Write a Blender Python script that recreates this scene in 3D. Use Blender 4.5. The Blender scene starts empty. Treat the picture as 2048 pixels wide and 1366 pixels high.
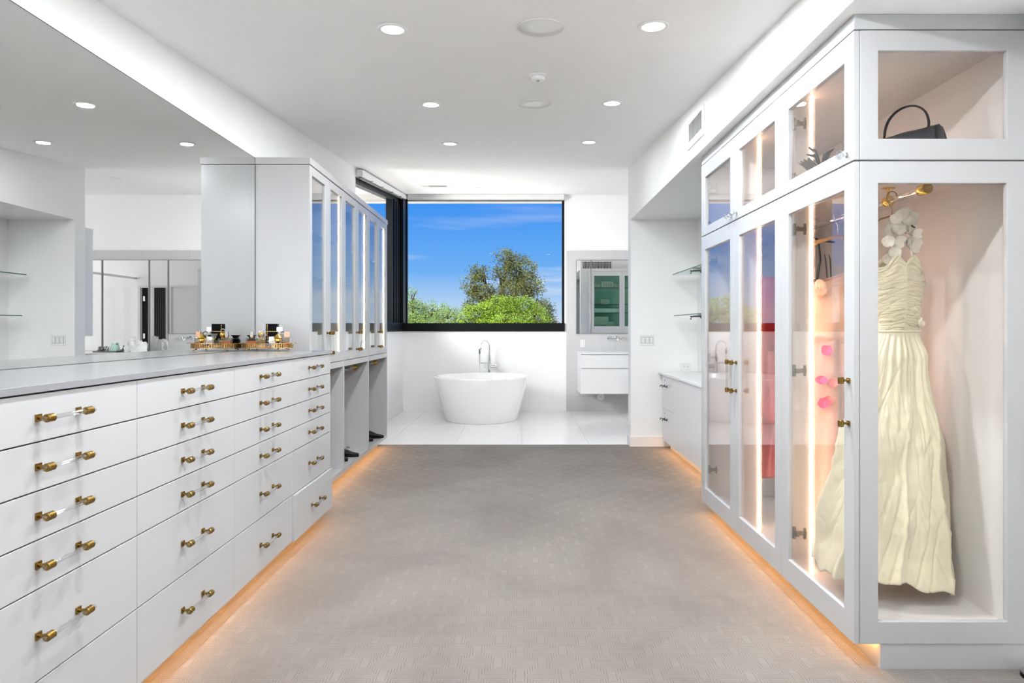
import bpy, math, random
from mathutils import Vector, noise, Matrix

random.seed(7)
S = bpy.context.scene
COL = S.collection

# ------------------------------------------------------------------ camera, world, sun, exposure
cam_d = bpy.data.cameras.new('camera')
cam = bpy.data.objects.new('camera', cam_d)
COL.objects.link(cam)
cam.location = (0, 0, 1.3)
cam.rotation_euler = (math.pi / 2, 0, 0)
cam_d.sensor_width = 36.0
cam_d.lens = 1250 / 2048 * 36
cam_d.shift_x = -16 / 2048
cam_d.shift_y = -26 / 2048
cam_d.clip_start = 0.02
cam_d.clip_end = 500
S.camera = cam

S.view_settings.view_transform = 'Standard'
S.view_settings.look = 'None'
S.view_settings.gamma = 1
S.view_settings.use_curve_mapping = False
S.view_settings.exposure = 1.48
CAN_POWER = 10.8
REAR_FILL_POWER = 3.0
BATH_FILL_POWER = 42.0
SIDE_FILL_POWER = 190.0
CEILING_FILL_POWER = 24.0
GROUND_FILL_POWER = 270.0

world = bpy.data.worlds.new('sky')
S.world = world
world.use_nodes = True
wt = world.node_tree
wt.nodes.clear()


def wn(kind, **kw):
    n = wt.nodes.new(kind)
    for k, v in kw.items():
        setattr(n, k, v)
    return n


tc = wn('ShaderNodeTexCoord')
sep = wn('ShaderNodeSeparateXYZ')
wt.links.new(tc.outputs['Generated'], sep.inputs[0])
ramp = wn('ShaderNodeValToRGB')
cr = ramp.color_ramp
cr.elements[0].position = 0.0
cr.elements[0].color = (0.62, 0.76, 0.95, 1)
cr.elements[1].position = 1.0
cr.elements[1].color = (0.03, 0.15, 0.55, 1)
for p, c in ((0.035, (0.50, 0.70, 0.96, 1)), (0.09, (0.17, 0.47, 0.98, 1)), (0.21, (0.035, 0.29, 0.95, 1)), (0.45, (0.03, 0.22, 0.75, 1))):
    e = cr.elements.new(p)
    e.color = c
wt.links.new(sep.outputs[2], ramp.inputs[0])
mp = wn('ShaderNodeMapping')
mp.inputs['Scale'].default_value = (3.2, 3.2, 34.0)
mp.inputs['Rotation'].default_value = (0.0, 0.09, 0.3)
wt.links.new(tc.outputs['Generated'], mp.inputs[0])
cn = wn('ShaderNodeTexNoise')
cn.inputs['Scale'].default_value = 1.0
cn.inputs['Detail'].default_value = 6
cn.inputs['Roughness'].default_value = 0.55
wt.links.new(mp.outputs[0], cn.inputs['Vector'])
cramp = wn('ShaderNodeValToRGB')
cramp.color_ramp.elements[0].position = 0.55
cramp.color_ramp.elements[0].color = (0, 0, 0, 1)
cramp.color_ramp.elements[1].position = 0.78
cramp.color_ramp.elements[1].color = (0.9, 0.9, 0.9, 1)
wt.links.new(cn.outputs['Fac'], cramp.inputs[0])
wmix = wn('ShaderNodeMixRGB')
wmix.inputs[2].default_value = (0.9, 0.93, 1.0, 1)
fade = wn('ShaderNodeMath')
fade.operation = 'MULTIPLY_ADD'
fade.inputs[1].default_value = -4.2
fade.inputs[2].default_value = 1.0
fade.use_clamp = True
wt.links.new(sep.outputs[2], fade.inputs[0])
cmul = wn('ShaderNodeMath')
cmul.operation = 'MULTIPLY'
wt.links.new(cramp.outputs[0], cmul.inputs[0])
wt.links.new(fade.outputs[0], cmul.inputs[1])
wt.links.new(cmul.outputs[0], wmix.inputs[0])
wt.links.new(ramp.outputs[0], wmix.inputs[1])
bg = wn('ShaderNodeBackground')
bg.inputs['Strength'].default_value = 0.355
wt.links.new(wmix.outputs[0], bg.inputs['Color'])
wo = wn('ShaderNodeOutputWorld')
wt.links.new(bg.outputs[0], wo.inputs['Surface'])

# fill lamp added out of view behind the camera, aimed at the ceiling
bo_d = bpy.data.lights.new('ceiling_fill', 'AREA')
bo_d.shape = 'RECTANGLE'
bo_d.size, bo_d.size_y = 1.8, 1.2
bo_d.energy = CEILING_FILL_POWER
bo_d.color = (0.92, 0.965, 1.0)
bo = bpy.data.objects.new('ceiling_fill', bo_d)
COL.objects.link(bo)
bo.location = (0, -1.2, 1.7)
bo.rotation_euler = (math.radians(165), 0, 0)

sun_d = bpy.data.lights.new('sun', 'SUN')
sun_d.energy = 3.3
sun_d.angle = 0.009
sun_d.color = (1.0, 0.95, 0.86)
sun = bpy.data.objects.new('sun', sun_d)
COL.objects.link(sun)
sun.rotation_euler = (math.radians(42), math.radians(-14), 0)   # high, from behind the house, so it never shines in


# ------------------------------------------------------------------ materials
def new_mat(name):
    m = bpy.data.materials.new(name)
    m.use_nodes = True
    t = m.node_tree
    return m, t, t.nodes['Principled BSDF'], t.nodes['Material Output']


def mat(name, col, rough=0.5, metal=0.0, var=0.03, nscale=6.0, bump=0.0, bscale=60.0, emit=None, estr=0.0, spec=0.5, sheen=0.0, stretch=None, coat=0.0):
    m, t, b, o = new_mat(name)
    tcn = t.nodes.new('ShaderNodeTexCoord')
    n = t.nodes.new('ShaderNodeTexNoise')
    n.inputs['Scale'].default_value = nscale
    n.inputs['Detail'].default_value = 4
    src = tcn.outputs['Object']
    if stretch:
        mpn = t.nodes.new('ShaderNodeMapping')
        mpn.inputs['Scale'].default_value = stretch
        t.links.new(src, mpn.inputs[0])
        src = mpn.outputs[0]
    t.links.new(src, n.inputs['Vector'])
    r = t.nodes.new('ShaderNodeValToRGB')
    lo = tuple(max(0, c * (1 - var)) for c in col)
    hi = tuple(min(1, c * (1 + var)) for c in col)
    r.color_ramp.elements[0].position = 0.3
    r.color_ramp.elements[1].position = 0.7
    r.color_ramp.elements[0].color = (*lo, 1)
    r.color_ramp.elements[1].color = (*hi, 1)
    t.links.new(n.outputs['Fac'], r.inputs[0])
    t.links.new(r.outputs[0], b.inputs['Base Color'])
    b.inputs['Roughness'].default_value = rough
    b.inputs['Metallic'].default_value = metal
    b.inputs['Specular IOR Level'].default_value = spec
    b.inputs['Coat Weight'].default_value = coat
    b.inputs['Coat Roughness'].default_value = 0.05
    if sheen:
        b.inputs['Sheen Weight'].default_value = sheen
    if bump:
        n2 = t.nodes.new('ShaderNodeTexNoise')
        n2.inputs['Scale'].default_value = bscale
        n2.inputs['Detail'].default_value = 3
        t.links.new(src, n2.inputs['Vector'])
        bn = t.nodes.new('ShaderNodeBump')
        bn.inputs['Strength'].default_value = bump
        bn.inputs['Distance'].default_value = 0.01
        t.links.new(n2.outputs['Fac'], bn.inputs['Height'])
        t.links.new(bn.outputs[0], b.inputs['Normal'])
    if emit:
        b.inputs['Emission Color'].default_value = (*emit, 1)
        b.inputs['Emission Strength'].default_value = estr
    return m


def thin_glass(name, tint=(0.975, 0.975, 0.97), f0=0.04, gain=0.96, power=5.0):
    """clear sheet glass: lets light straight through, mirrors more at a grazing angle"""
    m, t, b, o = new_mat(name)
    t.nodes.remove(b)
    tr = t.nodes.new('ShaderNodeBsdfTransparent')
    tr.inputs[0].default_value = (*tint, 1)
    gl = t.nodes.new('ShaderNodeBsdfGlossy')
    gl.inputs['Roughness'].default_value = 0.0
    gl.inputs['Color'].default_value = (0.97, 0.98, 1.0, 1)
    lw = t.nodes.new('ShaderNodeLayerWeight')
    lw.inputs['Blend'].default_value = 0.5
    pw = t.nodes.new('ShaderNodeMath')
    pw.operation = 'POWER'
    pw.inputs[1].default_value = power
    t.links.new(lw.outputs['Facing'], pw.inputs[0])
    ma = t.nodes.new('ShaderNodeMath')
    ma.operation = 'MULTIPLY_ADD'
    ma.inputs[1].default_value = gain
    ma.inputs[2].default_value = f0
    t.links.new(pw.outputs[0], ma.inputs[0])
    mx = t.nodes.new('ShaderNodeMixShader')
    t.links.new(ma.outputs[0], mx.inputs[0])
    t.links.new(tr.outputs[0], mx.inputs[1])
    t.links.new(gl.outputs[0], mx.inputs[2])
    t.links.new(mx.outputs[0], o.inputs['Surface'])
    return m


def emitter(name, col, strength):
    m, t, b, o = new_mat(name)
    t.nodes.remove(b)
    e = t.nodes.new('ShaderNodeEmission')
    e.inputs[0].default_value = (*col, 1)
    e.inputs[1].default_value = strength
    t.links.new(e.outputs[0], o.inputs['Surface'])
    return m


class X:
    """a small expression wrapper over Math nodes"""
    def __init__(self, t, s):
        self.t, self.s = t, s

    def _op(self, op, *others):
        n = self.t.nodes.new('ShaderNodeMath')
        n.operation = op
        for i, v in enumerate((self,) + others):
            if isinstance(v, X):
                self.t.links.new(v.s, n.inputs[i])
            else:
                n.inputs[i].default_value = v
        return X(self.t, n.outputs[0])

    def __add__(self, o): return self._op('ADD', o)
    def __sub__(self, o): return self._op('SUBTRACT', o)
    def __mul__(self, o): return self._op('MULTIPLY', o)
    def abs(self): return self._op('ABSOLUTE')
    def max(self, o): return self._op('MAXIMUM', o)
    def min(self, o): return self._op('MINIMUM', o)
    def fmod(self, o): return self._op('FLOORED_MODULO', o)
    def lt(self, o): return self._op('LESS_THAN', o)
    def gt(self, o): return self._op('GREATER_THAN', o)


def carpet_mat():
    m, t, b, o = new_mat('carpet_pile')
    tcn = t.nodes.new('ShaderNodeTexCoord')
    sp = t.nodes.new('ShaderNodeSeparateXYZ')
    t.links.new(tcn.outputs['Object'], sp.inputs[0])
    x, y = X(t, sp.outputs[0]), X(t, sp.outputs[1])
    # battlement lines: five carved lines run between the rows and step around the plain rectangles
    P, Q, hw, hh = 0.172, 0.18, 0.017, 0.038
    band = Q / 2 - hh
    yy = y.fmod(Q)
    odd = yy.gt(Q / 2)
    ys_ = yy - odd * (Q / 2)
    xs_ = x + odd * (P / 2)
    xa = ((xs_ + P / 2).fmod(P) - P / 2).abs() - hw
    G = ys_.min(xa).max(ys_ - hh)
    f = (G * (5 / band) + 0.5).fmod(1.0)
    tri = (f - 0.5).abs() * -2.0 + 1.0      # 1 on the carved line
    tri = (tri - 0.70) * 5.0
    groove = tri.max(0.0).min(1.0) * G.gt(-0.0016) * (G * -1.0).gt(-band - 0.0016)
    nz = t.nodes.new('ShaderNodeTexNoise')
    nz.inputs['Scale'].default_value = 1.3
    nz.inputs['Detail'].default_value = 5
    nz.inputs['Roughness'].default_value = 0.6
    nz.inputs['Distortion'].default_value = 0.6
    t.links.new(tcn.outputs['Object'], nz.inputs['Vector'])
    fz = t.nodes.new('ShaderNodeTexNoise')
    fz.inputs['Scale'].default_value = 420
    fz.inputs['Detail'].default_value = 2
    t.links.new(tcn.outputs['Object'], fz.inputs['Vector'])
    sz = t.nodes.new('ShaderNodeTexNoise')
    mz = t.nodes.new('ShaderNodeMapping')
    mz.inputs['Scale'].default_value = (9, 40, 1)
    t.links.new(tcn.outputs['Object'], mz.inputs[0])
    sz.inputs['Scale'].default_value = 1.0
    sz.inputs['Detail'].default_value = 3
    t.links.new(mz.outputs[0], sz.inputs['Vector'])
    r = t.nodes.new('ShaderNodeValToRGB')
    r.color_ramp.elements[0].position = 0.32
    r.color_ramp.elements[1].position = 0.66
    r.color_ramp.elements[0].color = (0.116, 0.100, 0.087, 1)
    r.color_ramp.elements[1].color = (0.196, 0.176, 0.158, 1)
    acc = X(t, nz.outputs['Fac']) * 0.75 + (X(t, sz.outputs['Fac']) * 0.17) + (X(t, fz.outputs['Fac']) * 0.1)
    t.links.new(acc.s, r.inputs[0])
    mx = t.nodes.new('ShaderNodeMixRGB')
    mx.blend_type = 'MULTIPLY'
    mx.inputs[2].default_value = (0.58, 0.50, 0.44, 1)  # shade of the carved grooves put into the pile colour
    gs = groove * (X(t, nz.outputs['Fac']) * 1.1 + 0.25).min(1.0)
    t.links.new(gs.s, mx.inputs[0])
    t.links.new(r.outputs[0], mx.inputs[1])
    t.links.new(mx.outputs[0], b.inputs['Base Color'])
    b.inputs['Roughness'].default_value = 0.95
    b.inputs['Specular IOR Level'].default_value = 0.15
    b.inputs['Sheen Weight'].default_value = 0.25
    hgt = (groove * -1.0) + (X(t, fz.outputs['Fac']) * 0.5)
    bn = t.nodes.new('ShaderNodeBump')
    bn.inputs['Strength'].default_value = 0.6
    bn.inputs['Distance'].default_value = 0.004
    t.links.new(hgt.s, bn.inputs['Height'])
    t.links.new(bn.outputs[0], b.inputs['Normal'])
    return m


M = dict(
    wall=mat('painted_plaster', (0.89, 0.888, 0.88), 0.6, var=0.01, bump=0.02, bscale=180),
    ceil=mat('ceiling_paint', (0.89, 0.888, 0.88), 0.7, var=0.01, bump=0.02, bscale=180),
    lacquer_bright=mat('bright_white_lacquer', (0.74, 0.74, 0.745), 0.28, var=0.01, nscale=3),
    room_behind=mat('light_absorbing_wall', (0.22, 0.21, 0.20), 0.7, var=0.02),  # unseen rear wall made dark to cut light bounced forward
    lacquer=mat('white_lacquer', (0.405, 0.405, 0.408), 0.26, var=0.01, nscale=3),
    lacquer_in=mat('cabinet_interior', (0.66, 0.635, 0.615), 0.35, var=0.01, nscale=3),
    carcass=mat('shadow_gap_carcass', (0.03, 0.03, 0.03), 0.6, var=0.02),  # near-black, so the drawer gaps carry their shade as colour
    counter=mat('grey_quartz', (0.225, 0.225, 0.232), 0.22, var=0.02, nscale=140),
    chest_top=mat('white_stone', (0.78, 0.78, 0.79), 0.15, var=0.02, nscale=50),
    mirror=mat('mirror_silver', (0.79, 0.795, 0.79), 0.0, metal=1.0, var=0.004),
    brass=mat('aged_brass', (0.27, 0.165, 0.042), 0.26, metal=1.0, var=0.12, nscale=40),
    tray_gold=mat('tray_gilt', (0.55, 0.36, 0.14), 0.25, metal=1.0, var=0.15, nscale=60),
    gold=mat('polished_brass', (0.83, 0.55, 0.13), 0.14, metal=1.0, var=0.06, nscale=30),
    nickel=mat('hinge_nickel', (0.24, 0.20, 0.13), 0.38, metal=1.0, var=0.08, nscale=60),
    chrome=mat('chrome', (0.72, 0.73, 0.74), 0.07, metal=1.0, var=0.02),
    iron=mat('dark_pewter', (0.14, 0.14, 0.14), 0.35, metal=0.8, var=0.08),
    black=mat('black_frame', (0.004, 0.004, 0.005), 0.4, var=0.1, spec=0.15),
    black_gloss=mat('black_glass', (0.004, 0.004, 0.006), 0.08, var=0.1, spec=0.12),
    leather=mat('black_leather', (0.006, 0.006, 0.009), 0.45, var=0.2, spec=0.25, bump=0.2, bscale=220),
    suede=mat('black_suede', (0.008, 0.008, 0.01), 0.8, var=0.2),
    red_leather=mat('red_leather', (0.36, 0.02, 0.03), 0.4, var=0.1, bump=0.1, bscale=200),
    maroon=mat('maroon_leather', (0.14, 0.02, 0.025), 0.4, var=0.1, bump=0.1, bscale=200),
    tub=mat('tub_stone', (0.88, 0.88, 0.885), 0.16, var=0.005),
    tile=mat('polished_white_tile', (0.86, 0.86, 0.865), 0.12, var=0.01, nscale=2),
    tile_wall=mat('wall_tile', (0.55, 0.55, 0.555), 0.2, var=0.02, nscale=3),
    grout=mat('tile_grout', (0.42, 0.42, 0.42), 0.8, var=0.04, nscale=40),
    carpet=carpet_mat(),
    plastic=mat('white_plastic', (0.82, 0.82, 0.81), 0.35, var=0.01),
    vent_shade=mat('vent_shadow', (0.10, 0.10, 0.10), 0.7, var=0.05),  # dark colour standing in for shade inside the vents
    glass=thin_glass('clear_glass', f0=0.012),
    glass_window=thin_glass('coated_window_glass', f0=0.0015),
    glass_door=thin_glass('cabinet_glass', tint=(0.965, 0.965, 0.96), f0=0.03, gain=0.95, power=3.6),
    glass_green=thin_glass('green_glass', tint=(0.80, 0.93, 0.87), f0=0.04),
    shelf_glass=thin_glass('shelf_glass', tint=(0.86, 0.93, 0.91), f0=0.06),
    shelf_edge=mat('glass_edge', (0.05, 0.13, 0.12), 0.15, var=0.1),
    acrylic=thin_glass('acrylic', tint=(0.90, 0.915, 0.92), f0=0.06, gain=0.6, power=2.0),
    crystal=thin_glass('crystal', tint=(0.82, 0.83, 0.84), f0=0.15, gain=0.8, power=1.5),
    perfume_glass=thin_glass('perfume_glass', tint=(0.80, 0.78, 0.73), f0=0.06, gain=0.7, power=2.0),
    led_warm=emitter('led_warm', (1.0, 0.60, 0.38), 15.0),
    led_cabinet=emitter('led_cabinet', (1.0, 0.72, 0.45), 8.0),
    louvre=mat('grey_louvre', (0.42, 0.42, 0.41), 0.5, var=0.02),
    led_floor=emitter('led_floor', (1.0, 0.48, 0.15), 17.0),
    lamp=emitter('downlight_glow', (1.0, 0.98, 0.95), 6.0),
    cream=mat('cream_taffeta', (0.80, 0.72, 0.52), 0.42, var=0.05, nscale=8, sheen=0.3, bump=0.08, bscale=90, stretch=(1, 1, 2.5)),
    petal=mat('ivory_petal', (0.86, 0.81, 0.70), 0.6, var=0.04, nscale=20, sheen=0.3),
    peach=mat('peach_satin', (0.80, 0.55, 0.43), 0.3, var=0.05, nscale=6, sheen=0.3, coat=0.2),
    tulle=mat('peach_tulle', (0.72, 0.50, 0.43), 0.6, var=0.05, nscale=10),
    pink=mat('pink_blossom', (0.80, 0.10, 0.30), 0.5, var=0.1, nscale=30),
    coral=mat('coral_blossom', (0.85, 0.30, 0.32), 0.5, var=0.1, nscale=30),
    red=mat('red_satin', (0.30, 0.003, 0.008), 0.3, var=0.1, nscale=5, sheen=0.2),
    teal_black=mat('dark_teal_ribbon', (0.012, 0.03, 0.035), 0.3, var=0.2),
    wood=mat('hanger_wood', (0.62, 0.40, 0.20), 0.4, var=0.15, nscale=10, stretch=(1, 10, 10)),
    towel=mat('white_towel', (0.80, 0.83, 0.80), 0.95, var=0.03, nscale=40, bump=0.5, bscale=300),
    navy=mat('navy_trim', (0.01, 0.015, 0.05), 0.6, var=0.1),
    cloth=mat('white_tissue', (0.85, 0.85, 0.85), 0.7, var=0.02),
    pouch=mat('cream_canvas', (0.78, 0.76, 0.70), 0.8, var=0.03, nscale=40),
    red_ink=mat('red_thread', (0.35, 0.02, 0.03), 0.7, var=0.05),
    mint=mat('mint_fabric', (0.50, 0.76, 0.68), 0.6, var=0.06),
    grey_fabric=mat('charcoal_drape', (0.045, 0.045, 0.047), 0.85, var=0.15, nscale=30, stretch=(6, 6, 0.5)),
    metal_dark=mat('gunmetal', (0.22, 0.22, 0.21), 0.3, metal=1.0, var=0.1),
    amber=mat('amber_liquid', (0.50, 0.14, 0.03), 0.1, var=0.05),
    pale_liquid=mat('pale_gold_liquid', (0.72, 0.52, 0.24), 0.1, var=0.05),
    rose_liquid=mat('rose_liquid', (0.70, 0.40, 0.30), 0.1, var=0.05),
    silver=mat('silver_cap', (0.75, 0.75, 0.76), 0.15, metal=1.0, var=0.03),
    blue=mat('blue_enamel', (0.01, 0.07, 0.45), 0.2, var=0.05),
    white_card=mat('white_label', (0.85, 0.85, 0.84), 0.4, var=0.01),
    door_paint=mat('door_paint', (0.74, 0.735, 0.72), 0.4, var=0.01),
    bark=mat('bark', (0.07, 0.05, 0.035), 0.9, var=0.3, nscale=5, bump=0.4, bscale=20),
    leaf_olive=mat('olive_leaf', (0.135, 0.15, 0.035), 0.55, var=0.5, nscale=1.2),
    leaf_dark=mat('dark_leaf', (0.07, 0.10, 0.04), 0.55, var=0.4, nscale=1.2),
    leaf_lime=mat('lime_leaf', (0.23, 0.36, 0.022), 0.55, var=0.4, nscale=1.2),
    leaf_soft=mat('soft_green_leaf', (0.25, 0.38, 0.09), 0.55, var=0.4, nscale=1.2),
    palm=mat('palm_frond', (0.10, 0.15, 0.05), 0.45, var=0.3, nscale=2),
    ground=mat('pale_bounce_ground', (0.52, 0.47, 0.38), 0.95, var=0.3, nscale=0.3),  # unseen ground made pale to bounce light up to eaves and window
    stucco=mat('eave_stucco', (0.72, 0.70, 0.66), 0.9, var=0.02),
    hat_feather=mat('speckled_feather', (0.10, 0.085, 0.06), 0.7, var=0.6, nscale=60),
    ivory=mat('ivory_felt', (0.72, 0.70, 0.58), 0.8, var=0.05),
)


# ------------------------------------------------------------------ mesh builder
class MB:
    def __init__(self):
        self.v, self.f, self.m = [], [], Matrix.Identity(4)

    def at(self, loc=(0, 0, 0), rot=(0, 0, 0), sc=(1, 1, 1)):
        from mathutils import Euler
        self.m = Matrix.LocRotScale(Vector(loc), Euler(rot), Vector(sc))
        return self

    def add(self, vs, fs):
        n = len(self.v)
        self.v += [tuple(self.m @ Vector(p)) for p in vs]
        self.f += [tuple(i + n for i in f) for f in fs]
        return self

    def box(self, x0, x1, y0, y1, z0, z1):
        if x0 > x1: x0, x1 = x1, x0
        if y0 > y1: y0, y1 = y1, y0
        if z0 > z1: z0, z1 = z1, z0
        vs = [(x, y, z) for z in (z0, z1) for y in (y0, y1) for x in (x0, x1)]
        return self.add(vs, [(0, 2, 3, 1), (4, 5, 7, 6), (0, 1, 5, 4), (2, 6, 7, 3), (0, 4, 6, 2), (1, 3, 7, 5)])

    def ring(self, axes, u0, u1, v0, v1, wl, wr, wb, wt, d0, d1):
        """a picture-frame solid: outer u/v rectangle, rail widths, depth d0..d1; axes maps (u,v,d) to xyz"""
        O = [(u0, v0), (u1, v0), (u1, v1), (u0, v1)]
        I = [(u0 + wl, v0 + wb), (u1 - wr, v0 + wb), (u1 - wr, v1 - wt), (u0 + wl, v1 - wt)]
        vs = [axes(u, v, d) for d in (d0, d1) for L in (O, I) for u, v in L]
        fs = []
        for i in range(4):
            j = (i + 1) % 4
            fs += [(i, j, 4 + j, 4 + i), (8 + i, 12 + i, 12 + j, 8 + j), (i, 8 + i, 8 + j, j), (4 + i, 4 + j, 12 + j, 12 + i)]
        return self.add(vs, fs)

    def lathe(self, prof, n=24, axis='z', close=False, ang0=0.0):
        vs, fs = [], []
        for r, h in prof:
            for k in range(n):
                a = ang0 + 2 * math.pi * k / n
                p = (r * math.cos(a), r * math.sin(a), h)
                if axis == 'y': p = (p[0], p[2], p[1])
                if axis == 'x': p = (p[2], p[0], p[1])
                vs.append(p)
        L = len(prof)
        for i in range(L if close else L - 1):
            for k in range(n):
                a, b = i * n + k, i * n + (k + 1) % n
                c, d = ((i + 1) % L) * n + (k + 1) % n, ((i + 1) % L) * n + k
                fs.append((a, b, c, d))
        if not close:
            fs.append(tuple(range(n))[::-1])
            fs.append(tuple((L - 1) * n + k for k in range(n)))
        return self.add(vs, fs)

    def cyl(self, r, h0, h1, n=20, axis='z'):
        return self.lathe([(r, h0), (r, h1)], n, axis)

    def tube(self, pts, r, n=8, cap=True, flat=1.0):
        pts = [Vector(p) for p in pts]
        rr = r if isinstance(r, (list, tuple)) else [r] * len(pts)
        vs, fs, prev = [], [], None
        for i, p in enumerate(pts):
            t = (pts[min(i + 1, len(pts) - 1)] - pts[max(i - 1, 0)]).normalized()
            if prev is None:
                a = Vector((0, 0, 1)) if abs(t.z) < 0.9 else Vector((1, 0, 0))
                u = t.cross(a).normalized()
            else:
                u = (prev - t * prev.dot(t)).normalized()
            w = t.cross(u).normalized()
            prev = u
            for k in range(n):
                an = 2 * math.pi * k / n
                vs.append(tuple(p + u * (math.cos(an) * rr[i]) + w * (math.sin(an) * rr[i] * flat)))
        for i in range(len(pts) - 1):
            for k in range(n):
                a, b = i * n + k, i * n + (k + 1) % n
                fs.append((a, b, b + n, a + n))
        if cap:
            fs.append(tuple(range(n))[::-1])
            fs.append(tuple((len(pts) - 1) * n + k for k in range(n)))
        return self.add(vs, fs)

    def prism(self, poly, axes, d0, d1):
        n = len(poly)
        vs = [axes(u, v, d) for d in (d0, d1) for u, v in poly]
        fs = [tuple(range(n))[::-1], tuple(range(n, 2 * n))]
        fs += [(i, (i + 1) % n, n + (i + 1) % n, n + i) for i in range(n)]
        return self.add(vs, fs)

    def grid(self, fn, nu, nv, wrap=False):
        vs = [fn(i / (nu - (0 if wrap else 1)), j / (nv - 1)) for j in range(nv) for i in range(nu)]
        fs = []
        for j in range(nv - 1):
            for i in range(nu if wrap else nu - 1):
                a, b = j * nu + i, j * nu + (i + 1) % nu
                fs.append((a, b, b + nu, a + nu))
        return self.add(vs, fs)


def base_of(parent):
    o, v = parent, Vector((0, 0, 0))
    while o is not None:
        v = v + Vector(o.location)
        o = o.parent
    return v


def obj(name, mb, material, parent=None, smooth=False, bevel=0.0, solid=0.0, subsurf=0, auto=None):
    me = bpy.data.meshes.new(name)
    off = base_of(parent) if parent is not None else Vector((0, 0, 0))
    me.from_pydata([tuple(Vector(p) - off) for p in mb.v], [], mb.f)
    me.update()
    import bmesh
    bm = bmesh.new()
    bm.from_mesh(me)
    bmesh.ops.recalc_face_normals(bm, faces=bm.faces)
    bm.to_mesh(me)
    bm.free()
    me.materials.append(material)
    o = bpy.data.objects.new(name, me)
    COL.objects.link(o)
    if parent is not None:
        o.parent = parent
    if smooth:
        for p in me.polygons:
            p.use_smooth = True
        if auto:
            ca = math.cos(auto)
            bm = bmesh.new()
            bm.from_mesh(me)
            for e in bm.edges:
                if len(e.link_faces) == 2 and e.link_faces[0].normal.dot(e.link_faces[1].normal) < ca:
                    e.smooth = False
            bm.to_mesh(me)
            bm.free()
    if solid:
        md = o.modifiers.new('thickness', 'SOLIDIFY')
        md.thickness = solid
        md.offset = 0
    if bevel:
        md = o.modifiers.new('edge', 'BEVEL')
        md.width = bevel
        md.segments = 2
        md.limit_method = 'ANGLE'
        md.harden_normals = False
    if subsurf:
        md = o.modifiers.new('smooth', 'SUBSURF')
        md.levels = md.render_levels = subsurf
    return o


def thing(name, label, cat, loc=(0, 0, 0), group=None):
    o = bpy.data.objects.new(name, None)
    o.empty_display_size = 0.1
    COL.objects.link(o)
    o.location = loc
    return tag(o, label, cat, group)


def tag(o, label, cat, group=None):
    o['label'] = label
    o['category'] = cat
    if group:
        o['group'] = group
    return o


def struct(name, mb, material, parent=None, **kw):
    o = obj(name, mb, material, parent, **kw)
    if parent is None:
        o['kind'] = 'structure'
    return o


def stuff(o):
    o['kind'] = 'stuff'
    return o


def copy_tree(o, parent=None):
    c = o.copy()
    COL.objects.link(c)
    c.parent = parent
    for ch in list(o.children):
        copy_tree(ch, c)
    return c


AX = lambda x: (lambda u, v, d: (x + d, u, v))      # u along y, v up, d along x
AY = lambda y: (lambda u, v, d: (u, y + d, v))      # u along x, v up, d along y
XL, XR = -1.85, 1.95                                # wall faces
ZB = 9.85                                           # bath back wall
zc = lambda y: 3.103 + 0.0864 * (y - 7.0)           # sloping ceiling of the dressing room
zb = lambda y: 3.103 + 0.1056 * (y - 7.0)           # ceiling over the bath


# ------------------------------------------------------------------ room shell
YF = -1.7
f = MB().box(XL - 0.1, XR + 0.1, YF, 7.0, -0.1, 0.0)
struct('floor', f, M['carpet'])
fb = struct('floor_bath', MB().box(XL - 0.1, 7.6, 7.0, ZB + 0.1, -0.1, -0.006), M['grout'])
tile_me = {}
TX, TY = 0.755, 0.755
xs = [0.02 + TX * i for i in range(-3, 8)]
ys = [7.0] + [7.665 + TY * i for i in range(0, 4)]
ys[-1] = ZB
for i in range(len(xs) - 1):
    for j in range(len(ys) - 1):
        x0, x1 = max(xs[i], XL), min(xs[i + 1], 4.9)
        if x1 - x0 < 0.02:
            continue
        g = 0.0012
        obj('floor_tile', MB().box(x0 + g, x1 - g, ys[j] + g, ys[j + 1] - g, -0.006, 0.0), M['tile'], fb)

c = MB().prism([(YF - 0.1, zc(YF - 0.1)), (7.0, zc(7.0)), (7.0, zc(7.0) + 0.12), (YF - 0.1, zc(YF) + 0.12)], lambda u, v, d: (d, u, v), XL - 0.1, XR + 0.1)
struct('ceiling', c, M['ceil'])
c = MB().prism([(7.0, zb(7.0)), (ZB + 0.12, zb(ZB + 0.12)), (ZB + 0.12, zb(ZB) + 0.2), (7.0, zb(7.0) + 0.12)], lambda u, v, d: (d, u, v), XL - 0.1, 7.6)
struct('ceiling_bath', c, M['ceil'])

struct('wall_left', MB().box(XL - 0.1, XL, YF, 7.0, 0, 3.2), M['wall'])
struct('wall_right', MB().box(XR, XR + 0.1, YF, 6.886, 0, 3.2), M['wall'])
struct('wall_front', MB().box(XL, XR, YF - 0.1, YF, 0, 2.75), M['room_behind'])
struct('wall_end', MB().box(1.22, 7.55, 6.886, 7.05, 0, 3.14), M['wall'])
s = MB().prism([(YF, 2.5), (6.886, 2.5), (6.886, zc(6.886) + 0.02), (YF, zc(YF) + 0.02)], lambda u, v, d: (d, u, v), 1.22, XR)
struct('ceiling_soffit', s, M['wall'])
struct('wall_bath_right', MB().box(7.5, 7.6, 7.05, ZB, 0, 3.5), M['wall'])
# bath back wall with the picture window opening
b = MB().ring(AY(ZB), XL - 0.1, 7.6, 0.0, 3.5, 0.1 + 0.06, 7.6 - 0.70, 1.255, 3.5 - 3.335, 0.0, 0.1)
struct('wall_back', b, M['wall'])
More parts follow.
